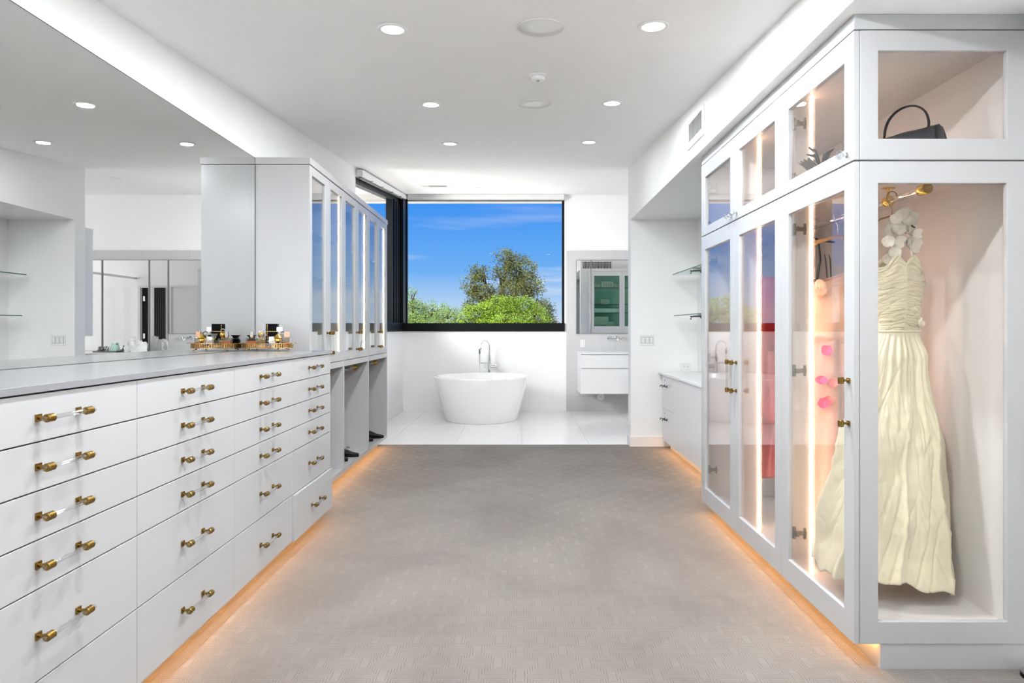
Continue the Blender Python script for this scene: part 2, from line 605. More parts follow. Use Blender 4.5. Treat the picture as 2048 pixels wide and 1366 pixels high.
# bath side wall with its sloping-headed window opening
wl = MB()
O = [(7.0, 0), (ZB, 0), (ZB, 3.5), (7.0, 3.5)]
I = [(7.03, 1.255), (9.66, 1.255), (9.66, 3.31), (7.03, 3.01)]
vs = [(XL - d, u, v) for d in (0.1, 0.0) for L in (O, I) for u, v in L]
fs = []
for i in range(4):
    j = (i + 1) % 4
    fs += [(i, j, 4 + j, 4 + i), (8 + i, 12 + i, 12 + j, 8 + j), (i, 8 + i, 8 + j, j), (4 + i, 4 + j, 12 + j, 12 + i)]
wl.add(vs, fs)
struct('wall_bath_left', wl, M['wall'])

# stone cladding behind the vanity
tw = struct('trim_1', MB().box(0.73, 4.9, ZB - 0.0145, ZB - 0.001, 0.0, 2.53), M['grout'])
txs = [0.73] + [0.75 + 0.755 * i for i in range(1, 6)] + [4.9]
tzs = [0.0, 0.23, 0.997, 1.763, 2.53]
for i in range(len(txs) - 1):
    for j in range(4):
        obj('wall_tile', MB().box(txs[i] + 0.0008, txs[i + 1] - 0.0008, ZB - 0.018, ZB - 0.0144, tzs[j] + 0.0008, tzs[j + 1] - 0.0008), M['tile_wall'], tw)
struct('baseboard_bath_back', MB().box(XL, 0.73, ZB - 0.012, ZB - 0.0005, 0.0, 0.115), M['wall'], bevel=0.002)
struct('baseboard_bath_left', MB().box(XL + 0.0005, XL + 0.012, 7.0, ZB - 0.013, 0.0, 0.115), M['wall'], bevel=0.002)
struct('baseboard_end', MB().box(1.22, 1.60, 6.872, 6.8855, 0.0, 0.11), M['lacquer_bright'], bevel=0.003)
struct('baseboard_end_side', MB().box(1.207, 1.2195, 6.872, 7.05, 0.0, 0.11), M['lacquer_bright'], bevel=0.003)

# picture window
w1 = bpy.data.objects.new('window_1', None)
COL.objects.link(w1)
w1['kind'] = 'structure'
obj('window_frame', MB().ring(AY(ZB), XL + 0.015, 0.70, 1.255, 3.335, 0.055, 0.035, 0.13, 0.02, 0.0, 0.09), M['black'], w1, bevel=0.002)
obj('window_sill', MB().box(XL + 0.001, 0.705, ZB - 0.03, ZB + 0.001, 1.255, 1.385), M['black'], w1, bevel=0.003)
obj('glass_pane', MB().box(XL + 0.07, 0.665, ZB + 0.045, ZB + 0.051, 1.386, 3.314), M['glass_window'], w1)
# side window
w2 = bpy.data.objects.new('window_2', None)
COL.objects.link(w2)
w2['kind'] = 'structure'
fr = MB()
O = [(7.03, 1.255), (9.66, 1.255), (9.66, 3.31), (7.03, 3.01)]
I = [(7.05, 1.385), (9.05, 1.385), (9.05, 3.165), (7.05, 2.935)]
vs = [(XL - d, u, v) for d in (0.09, 0.005) for L in (O, I) for u, v in L]
fr.add(vs, fs)
obj('window_frame', fr, M['black'], w2)
obj('window_sill', MB().box(XL - 0.001, XL + 0.03, 7.03, ZB - 0.031, 1.255, 1.385), M['black'], w2, bevel=0.003)
for yy in (9.17, 9.33, 9.47):
    obj('sash_stile', MB().box(XL - 0.01, XL + 0.012, yy, yy + 0.05, 1.385, 3.2), M['black'], w2, bevel=0.003)
obj('corner_post', MB().box(XL - 0.03, XL + 0.055, 9.60, ZB - 0.001, 1.385, 3.33), M['black'], w2)
obj('glass_pane', MB().add([(XL - 0.05, 7.05, 1.385), (XL - 0.05, 9.05, 1.385), (XL - 0.05, 9.05, 3.165), (XL - 0.05, 7.05, 2.935),
                            (XL - 0.056, 7.05, 1.385), (XL - 0.056, 9.05, 1.385), (XL - 0.056, 9.05, 3.165), (XL - 0.056, 7.05, 2.935)],
                           [(0, 1, 2, 3), (7, 6, 5, 4), (0, 4, 5, 1), (1, 5, 6, 2), (2, 6, 7, 3), (3, 7, 4, 0)]), M['glass_window'], w2)

# roller shade headrails
sh = thing('shade_headrail', 'white roller shade headrail along the top of the picture window', 'shade', (-0.55, ZB - 0.06, 3.35))
obj('housing', MB().box(XL + 0.09, 0.69, ZB - 0.085, ZB - 0.002, 3.315, 3.398), M['plastic'], sh, bevel=0.004)
obj('hem_bar', MB().box(XL + 0.10, 0.68, ZB - 0.055, ZB - 0.035, 3.298, 3.3145), M['metal_dark'], sh, bevel=0.003)
for xx in (-1.08, -0.48, 0.12):
    obj('bracket', MB().box(xx - 0.018, xx + 0.018, ZB - 0.065, ZB - 0.030, 3.304, 3.322), M['metal_dark'], sh)
sh = thing('shade_headrail', 'white roller shade headrail sloping over the side window beside the tall cabinets', 'shade', (XL + 0.04, 8.3, 3.12))
o = MB().prism([(7.04, 3.015), (9.74, 3.315), (9.74, 3.375), (7.04, 3.09)], lambda u, v, d: (d, u, v), XL + 0.002, XL + 0.08)
obj('housing', o, M['plastic'], sh, bevel=0.004)
o = MB().prism([(7.06, 2.995), (9.72, 3.295), (9.72, 3.312), (7.06, 3.012)], lambda u, v, d: (d, u, v), XL + 0.03, XL + 0.05)
obj('hem_bar', o, M['iron'], sh)
for yy in (7.5, 8.1, 8.7, 9.3):
    zz = 3.015 + (yy - 7.04) * 0.111
    obj('bracket', MB().box(XL + 0.02, XL + 0.083, yy - 0.012, yy + 0.012, zz - 0.006, zz + 0.006), M['iron'], sh)

# roof overhang outside
struct('roof_overhang', MB().box(-4.2, 5.2, ZB + 0.12, 10.75, 3.45, 3.6), M['stucco'])
struct('roof_overhang_side', MB().box(-4.2, XL - 0.1, 5.5, ZB + 0.12, 3.45, 3.6), M['stucco'])

# bath doorway pieces on the wall facing the vanity (seen in the mirrors)
d1 = bpy.data.objects.new('door_1', None)
COL.objects.link(d1)
d1['kind'] = 'structure'
obj('door_frame', MB().ring(AY(7.051), 2.80, 3.36, 0.0, 2.16, 0.03, 0.03, 0.001, 0.03, 0.0, 0.03), M['door_paint'], d1)
obj('door_panel', MB().box(2.831, 3.329, 7.051, 7.062, 0.003, 2.129), M['door_paint'], d1)
d2 = bpy.data.objects.new('door_2', None)
COL.objects.link(d2)
d2['kind'] = 'structure'
obj('door_frame', MB().ring(AY(7.051), 3.40, 4.0, 0.0, 2.16, 0.04, 0.05, 0.001, 0.04, 0.0, 0.035), M['door_paint'], d2)
obj('door_panel', MB().box(3.68, 3.80, 7.051, 7.07, 0.003, 2.12), M['door_paint'], d2)
obj('doorway_dark', MB().box(3.80, 3.93, 7.051, 7.056, 0.003, 2.12), M['black'], d2)  # flat black sheet standing in for the shaded doorway gap
for zz in (0.4, 1.1, 1.85):
    obj('door_hinge', MB().box(3.86, 3.90, 7.056, 7.075, zz, zz + 0.1), M['chrome'], d2)
cur = MB().grid(lambda u, v: (3.44 + 0.22 * u, 7.09 + 0.012 * math.sin(u * 34), 0.02 + 2.1 * v), 60, 4)
tag(obj('curtain', cur, M['grey_fabric'], smooth=True, solid=0.004), 'dark charcoal curtain hanging in the doorway seen in the wide mirror', 'curtain')
shw = thing('shower_screen', 'clear shower screen with a chrome header rail past the vanity', 'shower screen', (4.05, 8.0, 0))
obj('glass_panel', MB().box(4.046, 4.054, 7.08, 9.1, 0.012, 2.29), M['glass'], shw)
obj('header_rail', MB().box(4.035, 4.065, 7.052, 9.12, 2.29, 2.33), M['chrome'], shw, bevel=0.003)
obj('floor_channel', MB().box(4.035, 4.065, 7.052, 9.12, 0.0, 0.012), M['chrome'], shw)


# ------------------------------------------------------------------ ceiling fittings
def downlight(x, y, label, lit=True, zf=zc, slope=0.0864, r=0.074, dim=1.0):
    z = zf(y)
    t = thing('downlight', label, 'ceiling light', (x, y, z), 'recessed downlights' if lit else 'unlit bath downlights')
    t.rotation_euler = (math.atan(slope), 0, 0)
    mb = MB().lathe([(r, 0.0), (r, -0.004), (r * 0.93, -0.007), (r * 0.74, -0.006), (r * 0.72, -0.001)], 40)
    o = obj('trim_ring', mb, M['plastic'], None, smooth=True)
    o.parent = t
    o = obj('lens', MB().cyl(r * 0.72, -0.0045, -0.001, 32), M['lamp'] if lit else M['plastic'])
    o.parent = t
    if lit:
        ld = bpy.data.lights.new('lamp_light', 'AREA')
        ld.shape = 'DISK'
        ld.size = 0.10
        ld.energy = CAN_POWER * dim
        ld.color = (0.93, 0.97, 1.0)
        lo = bpy.data.objects.new('lamp_light', ld)
        COL.objects.link(lo)
        lo.parent = t
        lo.location = (0, 0, -0.012)


names = [(-0.622, 3.05, 'lit round downlight nearest the camera on the mirror side of the ceiling'),
         (0.644, 3.013, 'lit round downlight nearest the camera on the glass wardrobe side of the ceiling'),
         (-0.627, 4.40, 'lit round downlight in the middle of the row on the mirror side'),
         (0.643, 4.366, 'lit round downlight in the middle of the row on the wardrobe side'),
         (-0.640, 5.716, 'lit round downlight closest to the bath on the mirror side'),
         (0.624, 5.651, 'lit round downlight closest to the bath on the wardrobe side'),
         (-0.622, 1.70, 'lit round downlight overhead, seen only in the wide mirror, over the dresser side'),
         (0.644, 1.70, 'lit round downlight overhead, seen only in the wide mirror, over the wardrobe side'),
         (-0.622, 0.36, 'lit round downlight behind the camera on the dresser side'),
         (0.644, 0.36, 'lit round downlight behind the camera on the wardrobe side')]
for a in names:
    downlight(*a, dim=0.12 if a[1] > 5 else (0.7 if a[1] > 4 else (1.3 if a[1] > 2 else (1.25 if a[1] > 1 else 0.5))))
downlight(-0.643, 8.93, 'unlit white round downlight in the bath ceiling beside the air register', False, zb, 0.1056, 0.07)
downlight(1.43, 9.60, 'unlit white round downlight in the bath ceiling above the vanity', False, zb, 0.1056, 0.06)
downlight(1.42, 7.87, 'unlit white round downlight above the bath side of the end wall', False, zb, 0.1056, 0.07)

for x, y, lb in ((0.10, 3.03, 'flat round ceiling speaker nearest the camera between two downlights'), (0.102, 4.385, 'flat round ceiling speaker beyond the smoke detector')):
    t = thing('ceiling_speaker', lb, 'speaker', (x, y, zc(y)), 'ceiling speakers')
    t.rotation_euler = (math.atan(0.0864), 0, 0)
    o = obj('rim', MB().lathe([(0.116, 0), (0.116, -0.006), (0.110, -0.007), (0.108, -0.0035)], 48), M['plastic'], smooth=True)
    o.parent = t
    o = obj('grille', MB().lathe([(0.108, -0.0005), (0.108, -0.004), (0.05, -0.0055)], 48), M['plastic'], smooth=True)
    o.parent = t
t = thing('smoke_detector', 'small round white smoke detector between the two ceiling speakers', 'smoke detector', (0.108, 3.76, zc(3.76)))
t.rotation_euler = (math.atan(0.0864), 0, 0)
for nm, pr, mm in (('base', [(0.054, 0.0), (0.054, -0.010), (0.050, -0.012)], 'plastic'), ('sensor_head', [(0.044, -0.012), (0.044, -0.018), (0.036, -0.030), (0.012, -0.032)], 'plastic'), ('test_button', [(0.009, -0.031), (0.009, -0.035)], 'metal_dark')):
    o = obj(nm, MB().lathe(pr, 32), M[mm], smooth=True, auto=0.7)
    o.parent = t

# air register in the bath ceiling
t = thing('ceiling_register', 'white rectangular air register in the bath ceiling near the window', 'vent', (-1.18, 8.66, zb(8.66)))
t.rotation_euler = (math.atan(0.1056), 0, 0)


def loc(parent, name, mb, material, **kw):
    o = obj(name, mb, material, **kw)
    o.parent = parent
    return o


loc(t, 'frame', MB().ring(lambda u, v, d: (u, v, d), -0.20, 0.20, -0.11, 0.11, 0.035, 0.035, 0.035, 0.035, -0.008, -0.0005), M['plastic'])
loc(t, 'duct_shade', MB().box(-0.165, 0.165, -0.075, 0.075, -0.002, -0.001), M['vent_shade'])  # thin dark plate, coloured as the shade behind the louvres
loc(t, 'centre_plate', MB().box(-0.075, 0.075, -0.06, 0.06, -0.010, -0.003), M['metal_dark'])
for k in range(4):
    for sx in (-1, 1):
        loc(t, 'louvre', MB().at((sx * (0.090 + 0.020 * k), 0, -0.006), (0, sx * 0.6, 0)).box(-0.006, 0.006, -0.07, 0.07, -0.001, 0.001), M['plastic'])

# return-air grille on the soffit face
t = thing('wall_grille', 'white return-air grille high on the soffit above the open shelves', 'vent', (1.22, 4.33, 2.69))
obj('frame', MB().ring(AX(1.22), 4.13, 4.53, 2.585, 2.79, 0.035, 0.035, 0.05, 0.03, -0.010, -0.0005), M['plastic'], t, bevel=0.002)
obj('duct_shade', MB().box(1.2165, 1.2185, 4.165, 4.495, 2.63, 2.765), M['vent_shade'], t)  # dark plate painted as shade behind the slats
for k in range(10):
    y = 4.183 + k * 0.0335
    obj('louvre', MB().box(1.2105, 1.2163, y - 0.0035, y + 0.0035, 2.6305, 2.7645), M['louvre'], t)


# ------------------------------------------------------------------ helpers for fittings
def pull_parts(parent, x, y, z, along, out, cc=0.15, rod_len=0.20, r=0.008):
    """acrylic bar on two brass posts; along 'y' or 'z'; out = +1/-1 is the x direction away from the face, or 'y' faces"""
    px = x + out * 0.032
    if along == 'y':
        obj('pull_rod', MB().at((px, y, z)).cyl(r * 0.82, -rod_len / 2, rod_len / 2, 16, 'y'), M['acrylic'], parent, smooth=True, auto=0.8)
    else:
        obj('pull_rod', MB().at((px, y, z)).cyl(r * 0.82, -rod_len / 2, rod_len / 2, 16, 'z'), M['acrylic'], parent, smooth=True, auto=0.8)
    for s in (-1, 1):
        c = (x, y + s * cc / 2, z) if along == 'y' else (x, y, z + s * cc / 2)
        mb = MB().at(c)
        mb.box(out * 0.0002, out * 0.005, -0.0095, 0.0095, -0.0095, 0.0095)
        mb.lathe([(0.0052, out * 0.004), (0.0045, out * 0.012), (0.0062, out * 0.026)], 12, 'x')
        mb.at((px, c[1], c[2]))
        pr = [(r * 1.22, -0.013), (r * 1.42, -0.011), (r * 1.34, -0.006), (r * 1.45, 0.0), (r * 1.34, 0.006), (r * 1.42, 0.011), (r * 1.22, 0.013)]
        mb.lathe(pr, 18, along)
        obj('pull_mount', mb, M['brass'], parent, smooth=True, auto=0.6)


def glazed_door(thing_o, name, y0, y1, z0, z1, x, out, rails, thick=0.022, glass='glass_door', mt='lacquer'):
    """door lying in a plane of constant x; rails = (near stile, far stile, bottom, top)"""
    d = obj(name, MB().ring(AX(x), y0, y1, z0, z1, *rails, 0.0, -out * thick), M[mt], thing_o, bevel=0.0025)
    obj('glass_pane', MB().box(x - out * 0.013, x - out * 0.018, y0 + rails[0] - 0.004, y1 - rails[1] + 0.004, z0 + rails[2] - 0.004, z1 - rails[3] + 0.004), M[glass], d)
    return d


def hinge(parent, x, y, z, s=1.0):
    """concealed hinge seen through the glass: cup plate on the door stile and an arm"""
    mb = MB().box(x, x + 0.012, y - 0.004, y + 0.012, z - 0.028 * s, z + 0.028 * s)
    mb.box(x + 0.004, x + 0.018, y - 0.026, y + 0.006, z - 0.011, z + 0.011)
    mb.box(x + 0.004, x + 0.060, y - 0.008, y + 0.002, z - 0.010, z + 0.010)
    mb.box(x + 0.046, x + 0.056, y - 0.012, y - 0.002, z - 0.026 * s, z + 0.026 * s)
    obj('hinge', mb, M['nickel'], parent, bevel=0.001)


# ------------------------------------------------------------------ the long dresser: four drawer units and a worktop
DX = -1.278
rows = [(1.0005, 1.1265), (0.8705, 0.9965), (0.7405, 0.8665), (0.610, 0.7365), (0.3665, 0.606), (0.105, 0.3625)]
unit_labels = ['white six-drawer unit nearest the camera at the near end of the long dresser',
               'white six-drawer dresser unit second from the near end, under bare grey worktop',
               'white six-drawer dresser unit third from the near end, next to the ajar bottom drawer',
               'white six-drawer unit at the far end of the dresser, its bottom drawer slightly open']
for k in range(4):
    y0 = 1.376 + 0.7097 * k
    y1 = y0 + 0.7097
    u = thing('drawer_unit', unit_labels[k], 'drawers', (DX - 0.28, (y0 + y1) / 2, 0), 'drawer units of the long dresser')
    obj('carcass', MB().box(XL + 0.003, DX - 0.0215, y0 + 0.0006, y1 - 0.0006, 0.10, 1.1295), M['carcass'], u)
    obj('side_panel', MB().box(XL + 0.004, DX - 0.001, y1 - 0.012, y1 - 0.0007, 0.10, 1.127), M['lacquer'], u) if k == 3 else None
    obj('toe_kick', MB().box(DX - 0.12, DX - 0.105, y0 + 0.0006, y1 - 0.0006, 0.0, 0.099), M['lacquer'], u)
    obj('led_strip', MB().box(DX - 0.085, DX - 0.075, y0 + 0.0006, y1 - 0.0006, 0.094, 0.0995), M['led_floor'], u)
    for r, (z0, z1) in enumerate(rows):
        off = 0.016 if (k == 3 and r == 5) else 0.0
        ye = y1 - (0.0135 if k == 3 else 0.0011)
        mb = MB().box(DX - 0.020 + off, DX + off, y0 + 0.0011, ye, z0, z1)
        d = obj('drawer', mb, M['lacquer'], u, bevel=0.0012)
        if off:
            obj('drawer_box', MB().box(DX - 0.0205, DX + off - 0.0202, y0 + 0.02, ye - 0.02, z0 + 0.02, z1 - 0.05), M['lacquer_in'], d)
            d['label'] = 'bottom drawer pulled slightly open'
        pull_parts(d, DX + off, (y0 + y1) / 2, (z0 + z1) / 2, 'y', 1)
ct = MB().box(XL + 0.001, DX + 0.008, 1.30, 4.235, 1.131, 1.152)
tag(obj('worktop', ct, M['counter'], bevel=0.0015), 'long grey stone worktop lying on the drawer units under the wide mirror', 'worktop')

mr = MB().box(XL + 0.0005, XL + 0.007, -1.0, 4.3505, 1.1525, 2.485)
wm = thing('wall_mirror', 'wide frameless mirror on the wall above the grey worktop', 'mirror', (XL, 2.0, 1.1525))
obj('mirror_glass', mr, M['mirror'], wm)
obj('mirror_edge', MB().box(XL + 0.0005, XL + 0.0072, 4.3506, 4.3516, 1.1525, 2.485), M['black'], wm)
obj('mirror_edge', MB().box(XL + 0.0005, XL + 0.0072, -1.0, 4.3505, 2.4852, 2.488), M['black'], wm)
obj('mirror_edge', MB().box(XL + 0.0071, XL + 0.0082, -1.0, 4.3505, 1.1522, 1.154), M['carcass'], wm)
obj('mirror_edge', MB().box(XL + 0.0071, XL + 0.0085, 4.3475, 4.3505, 1.1545, 2.485), M['carcass'], wm)

# ------------------------------------------------------------------ tall display cabinets
CX = -1.465
CT = 2.44
ub = [4.352, 5.198, 6.044, 6.89]
clabels = ['tall white glass-doored display cabinet nearest the perfume tray, shoe bay below',
           'middle one of the three tall white glass-doored display cabinets, black chain shoe in its bay',
           'tall white glass-doored display cabinet nearest the bath window, dark shoe in its open bay']
for k in range(3):
    y0, y1 = ub[k], ub[k + 1]
    u = thing('display_cabinet', clabels[k], 'cabinet', (CX - 0.19, (y0 + y1) / 2, 0), 'tall display cabinets')
    t = 0.018
    obj('side_panel', MB().box(XL + 0.002, CX - 0.001, y0 + 0.0005, y0 + t, 0.10, CT), M['lacquer'], u)
    obj('side_panel', MB().box(XL + 0.002, CX - 0.001, y1 - t, y1 - 0.0005, 0.10, CT), M['lacquer'], u)
    obj('back_panel', MB().box(XL + 0.002, XL + 0.014, y0 + t, y1 - t, 0.10, CT), M['lacquer_in'], u)
    obj('bay_floor', MB().box(XL + 0.014, CX - 0.001, y0 + t, y1 - t, 0.10, 0.135), M['lacquer'], u)
    obj('middle_shelf', MB().box(XL + 0.014, CX - 0.022, y0 + t, y1 - t, 1.030, 1.052), M['lacquer'], u)
    obj('top_panel', MB().box(XL + 0.014, CX - 0.022, y0 + t, y1 - t, CT - 0.02, CT), M['lacquer_in'], u)
    obj('crown', MB().box(XL + 0.002, CX + 0.006, y0 + (-0.004 if k == 0 else 0.0003), y1 - 0.0003 + (0.01 if k == 2 else 0), CT + 0.004, 2.492), M['lacquer'], u, bevel=0.002)
    obj('face_rail', MB().box(CX - 0.019, CX, y0 + t, y1 - t, 0.985, 1.032), M['lacquer'], u)
    obj('plinth', MB().box(CX - 0.12, CX - 0.105, y0 + 0.0005, y1 - 0.0005, 0.0, 0.099), M['lacquer'], u)
    obj('led_strip', MB().box(CX - 0.085, CX - 0.075, y0 + 0.0005, y1 - 0.0005, 0.094, 0.0995), M['led_floor'], u)
    ym = (y0 + y1) / 2
    for j, (a, bb) in enumerate(((y0 + 0.0012, ym - 0.001), (ym + 0.001, y1 - 0.0012))):
        near, far = (0.055, 0.062) if j == 0 else (0.062, 0.055)
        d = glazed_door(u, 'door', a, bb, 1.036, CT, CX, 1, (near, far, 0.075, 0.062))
        yh = bb - 0.030 if j == 0 else a + 0.030
        pull_parts(d, CX, yh, 1.19, 'z', 1, cc=0.15)
    obj('led_strip', MB().box(CX - 0.036, CX - 0.030, y1 - t - 0.005, y1 - t - 0.0002, 1.06, CT - 0.03), M['led_cabinet'], u)
    for zz in (1.36, 1.68, 2.0):
        obj('glass_shelf', MB().box(XL + 0.0145, CX - 0.075, y0 + t + 0.001, y1 - t - 0.007, zz, zz + 0.008), M['shelf_glass'], u)
    # hanging rod of the open bay
    r = obj('hanging_rod', MB().at((CX - 0.13, 0, 0.925)).cyl(0.016, y0 + t + 0.012, y1 - t - 0.012, 20, 'y'), M['acrylic'], u, smooth=True, auto=0.8)
    for (a, s) in ((y0 + t, 1), (y1 - t, -1)):
        mb = MB().at((CX - 0.13, a, 0.925)).lathe([(0.030, 0.0003 * s), (0.030, 0.005 * s), (0.021, 0.006 * s), (0.021, 0.022 * s), (0.0165, 0.022 * s), (0.0165, 0.006 * s)], 24, 'y', close=False)
        obj('rod_flange', mb, M['gold'], r, smooth=True, auto=0.6)


# ------------------------------------------------------------------ shoes
def shoe(px, py, pz, rz, label, chain=False):
    t = thing('loafer', label, 'shoe', (px, py, pz), 'black shoes in the open bays')
    t.rotation_euler = (0, 0, rz)

    def prof(u, v):
        # u around section, v along length (heel 0 -> toe 1)
        L = 0.27
        x = -0.12 + L * v
        w = 0.030 + 0.012 * math.sin(math.pi * min(1, v * 0.9 + 0.15)) - (0.030 * max(0, (v - 0.85) / 0.15) ** 2)
        h = 0.095 - 0.055 * max(0.0, min(1.0, (v - 0.25) / 0.5)) - 0.012 * max(0, (v - 0.75) / 0.25)
        w = max(w, 0.008)
        a = 2 * math.pi * u
        yy = w * math.cos(a) * (1 if abs(math.cos(a)) < 1 else 1)
        zz = 0.016 + (h - 0.016) * (0.5 + 0.5 * math.sin(a))
        return (x, yy, zz)
    o = obj('upper', MB().grid(prof, 20, 18, wrap=True), M['suede'], smooth=True)
    me = o.data
    o.parent = t
    pts = []
    for k in range(24):
        a = 2 * math.pi * k / 24
        c, s2 = math.cos(a), math.sin(a)
        pts.append((0.015 + 0.137 * c, 0.041 * s2 * (1 + 0.25 * c) - 0.002 * c))
    o = obj('sole', MB().prism(pts, lambda u, v, d: (u, v, d), 0.0, 0.014), M['black'], bevel=0.003)
    o.parent = t
    o = obj('heel', MB().box(-0.12, -0.06, -0.03, 0.03, -0.0, 0.018), M['black'], bevel=0.004)
    o.parent = t
    if chain:
        for k in range(7):
            yy = -0.036 + 0.012 * k
            zz = 0.070 + 0.012 * math.cos(yy * 40)
            o = obj('chain_link', MB().at((0.045, yy, zz), (0.4 if k % 2 else 1.3, 0, 0)).lathe([(0.0085, -0.0015), (0.0085, 0.0015), (0.0055, 0.0015), (0.0055, -0.0015)], 12, close=True), M['silver'])
            o.parent = t
    return t


shoe(-1.615, 5.70, 0.1355, -0.1, 'black suede loafer with a silver chain, farther one of the pair in the middle bay', True)
shoe(-1.66, 5.50, 0.1355, -0.1, 'black suede loafer toe just showing past the divider of the middle bay')
shoe(-1.60, 6.66, 0.1355, -0.05, 'black shoe farther from the camera in the open bay nearest the bath')
shoe(-1.67, 6.47, 0.1355, -0.05, 'black shoe closer to the divider in the open bay nearest the bath')

# ------------------------------------------------------------------ wardrobe
WX = 1.274
WB = XR - 0.004
WZ = 0.0955
MZ = 1.941
TZ = 2.438
wy = [2.384, 3.052, 3.719, 4.387]


def wardrobe_unit(name, label, y0, y1, fins, end_panel):
    u = thing(name, label, 'wardrobe', ((WX + WB) / 2, (y0 + y1) / 2, 0))
    e = 0.0005
    obj('floor_panel', MB().box(WX + 0.0225, WB - 0.012, y0 + e + (0.024 if end_panel else 0), y1 - e, WZ, 0.125), M['lacquer_in'], u)
    obj('back_panel', MB().box(WB - 0.012, WB, y0 + e, y1 - e, WZ, TZ), M['lacquer_in'], u)
    obj('middle_shelf', MB().box(WX + 0.0225, WB - 0.012, y0 + e + (0.024 if end_panel else 0), y1 - e, MZ - 0.010, MZ + 0.010), M['lacquer_in'], u)
    obj('top_panel', MB().box(WX + 0.0225, WB - 0.012, y0 + e + (0.024 if end_panel else 0), y1 - e, TZ - 0.018, TZ), M['lacquer_in'], u)
    obj('crown', MB().box(WX + 0.001, WB, y0 + e, y1 - e, TZ + 0.004, 2.499), M['lacquer'], u, bevel=0.002)
    obj('plinth', MB().box(WX + 0.102, WX + 0.117, y0 + 0.012, y1 - e, 0.0, WZ - 0.0005), M['lacquer'], u)
    obj('led_strip', MB().box(WX + 0.075, WX + 0.085, y0 + 0.02, y1 - e, 0.0895, 0.095), M['led_floor'], u)
    return u


def ward_door(u, y0, y1, near_hinge, knob_near, led_y):
    near, far = (0.072, 0.080)
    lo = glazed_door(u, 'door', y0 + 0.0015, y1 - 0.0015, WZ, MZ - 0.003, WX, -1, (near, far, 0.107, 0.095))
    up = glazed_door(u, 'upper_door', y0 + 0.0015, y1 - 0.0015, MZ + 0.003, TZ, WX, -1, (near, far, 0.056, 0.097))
    yk = y0 + 0.036 if knob_near else y1 - 0.040
    pull_parts(lo, WX, yk, 1.016, 'z', -1, cc=0.166, rod_len=0.205)
    mb = MB().at((WX, yk + (0.012 if knob_near else -0.012), MZ + 0.034))
    obj('knob_stem', MB().at((WX, yk + (0.012 if knob_near else -0.012), MZ + 0.034)).lathe([(0.011, -0.0003), (0.011, -0.004), (0.006, -0.006), (0.006, -0.018)], 16, 'x'), M['chrome'], up, smooth=True, auto=0.6)
    mb.lathe([(0.007, -0.0165), (0.013, -0.020), (0.0185, -0.028), (0.0185, -0.033), (0.014, -0.041), (0.006, -0.044)], 10, 'x')
    obj('crystal_knob', mb, M['crystal'], up)
    yh = y1 - far + 0.005 if knob_near else y0 + near - 0.005
    hx = WX + 0.0225
    if knob_near:
        for z in (1.77, 1.10, 0.33):
            hinge(lo, hx, yh - 0.012, z)
        for z in (2.27, 2.01):
            hinge(up, hx, yh - 0.012, z)
    return lo, up


# near unit with the glass end
ua = wardrobe_unit('wardrobe', 'white single-door glass wardrobe with glazed end, nearest the camera, holding the cream gown', wy[0], wy[1], True, True)
ward_door(ua, wy[0], wy[1], False, True, wy[1])
ub_ = wardrobe_unit('wardrobe', 'white two-door glass wardrobe farther along, holding the red gown', wy[1], wy[3], True, False)
ward_door(ub_, wy[1], wy[2], False, False, wy[2])
ward_door(ub_, wy[2], wy[3], False, True, wy[3])
obj('side_panel', MB().box(WX + 0.0225, WB - 0.012, wy[3] - 0.0185, wy[3] - 0.001, WZ + 0.03, TZ - 0.019), M['lacquer_in'], ub_)
obj('side_panel', MB().box(WX + 0.0005, WB, wy[3] - 0.0004, wy[3] + 0.004, WZ, TZ), M['lacquer'], ub_)
for un, yy in ((ua, wy[1]), (ub_, wy[2])):
    for (z0, z1) in ((0.1255, MZ - 0.0105), (MZ + 0.0105, TZ - 0.0185)):
        fn = obj('light_fin', MB().box(WX + 0.0228, WX + 0.140, yy - 0.019, yy - 0.001, z0, z1), M['lacquer_in'], un)
        obj('led_strip', MB().box(WX + 0.138, WX + 0.146, yy - 0.0235, yy - 0.0193, z0 + 0.002, z1 - 0.002), M['led_warm'], fn)
# glazed end of the near unit (plane of constant y)
ye = wy[0]
for nm, z0, z1, rb, rt in (('end_frame', WZ, MZ - 0.003, 0.086, 0.083), ('upper_end_frame', MZ + 0.003, TZ, 0.080, 0.078)):
    ef = obj(nm, MB().ring(AY(ye), WX + 0.0235, WB, z0, z1, 0.069, 0.088, rb, rt, -0.0005, 0.022), M['lacquer'], ua, bevel=0.0025)
    obj('glass_pane', MB().box(WX + 0.09, WB - 0.085, ye + 0.012, ye + 0.018, z0 + rb - 0.004, z1 - rt + 0.004), M['glass'], ef)
obj('end_plinth', MB().box(WX + 0.1015, WB, ye + 0.003, ye + 0.0115, 0.0, WZ - 0.0005), M['lacquer'], ua)
# garment rod along the wardrobe
rod = obj('garment_rod', MB().at((1.65, 0, 1.868)).cyl(0.0165, 2.56, 3.048, 24, 'y'), M['acrylic'], ua, smooth=True, auto=0.8)
obj('end_cap', MB().at((1.65, 0, 1.868)).lathe([(0.0215, 2.528), (0.0235, 2.532), (0.0235, 2.572), (0.0215, 2.575)], 28, 'y'), M['gold'], rod, smooth=True, auto=0.6)
for yy in (2.80,):
    mb = MB().at((1.65, yy, 1.868)).lathe([(0.0185, -0.017), (0.0225, -0.015), (0.0185, -0.010), (0.0215, -0.004), (0.0215, 0.004), (0.0185, 0.010), (0.0225, 0.015), (0.0185, 0.017)], 24, 'y')
    mb.at((1.65, yy, 1.868)).cyl(0.006, 0.018, 0.060, 12)
    mb.box(-0.026, 0.026, -0.011, 0.011, 0.057, 0.0625)
    obj('rod_bracket', mb, M['gold'], rod, smooth=True, auto=0.5)
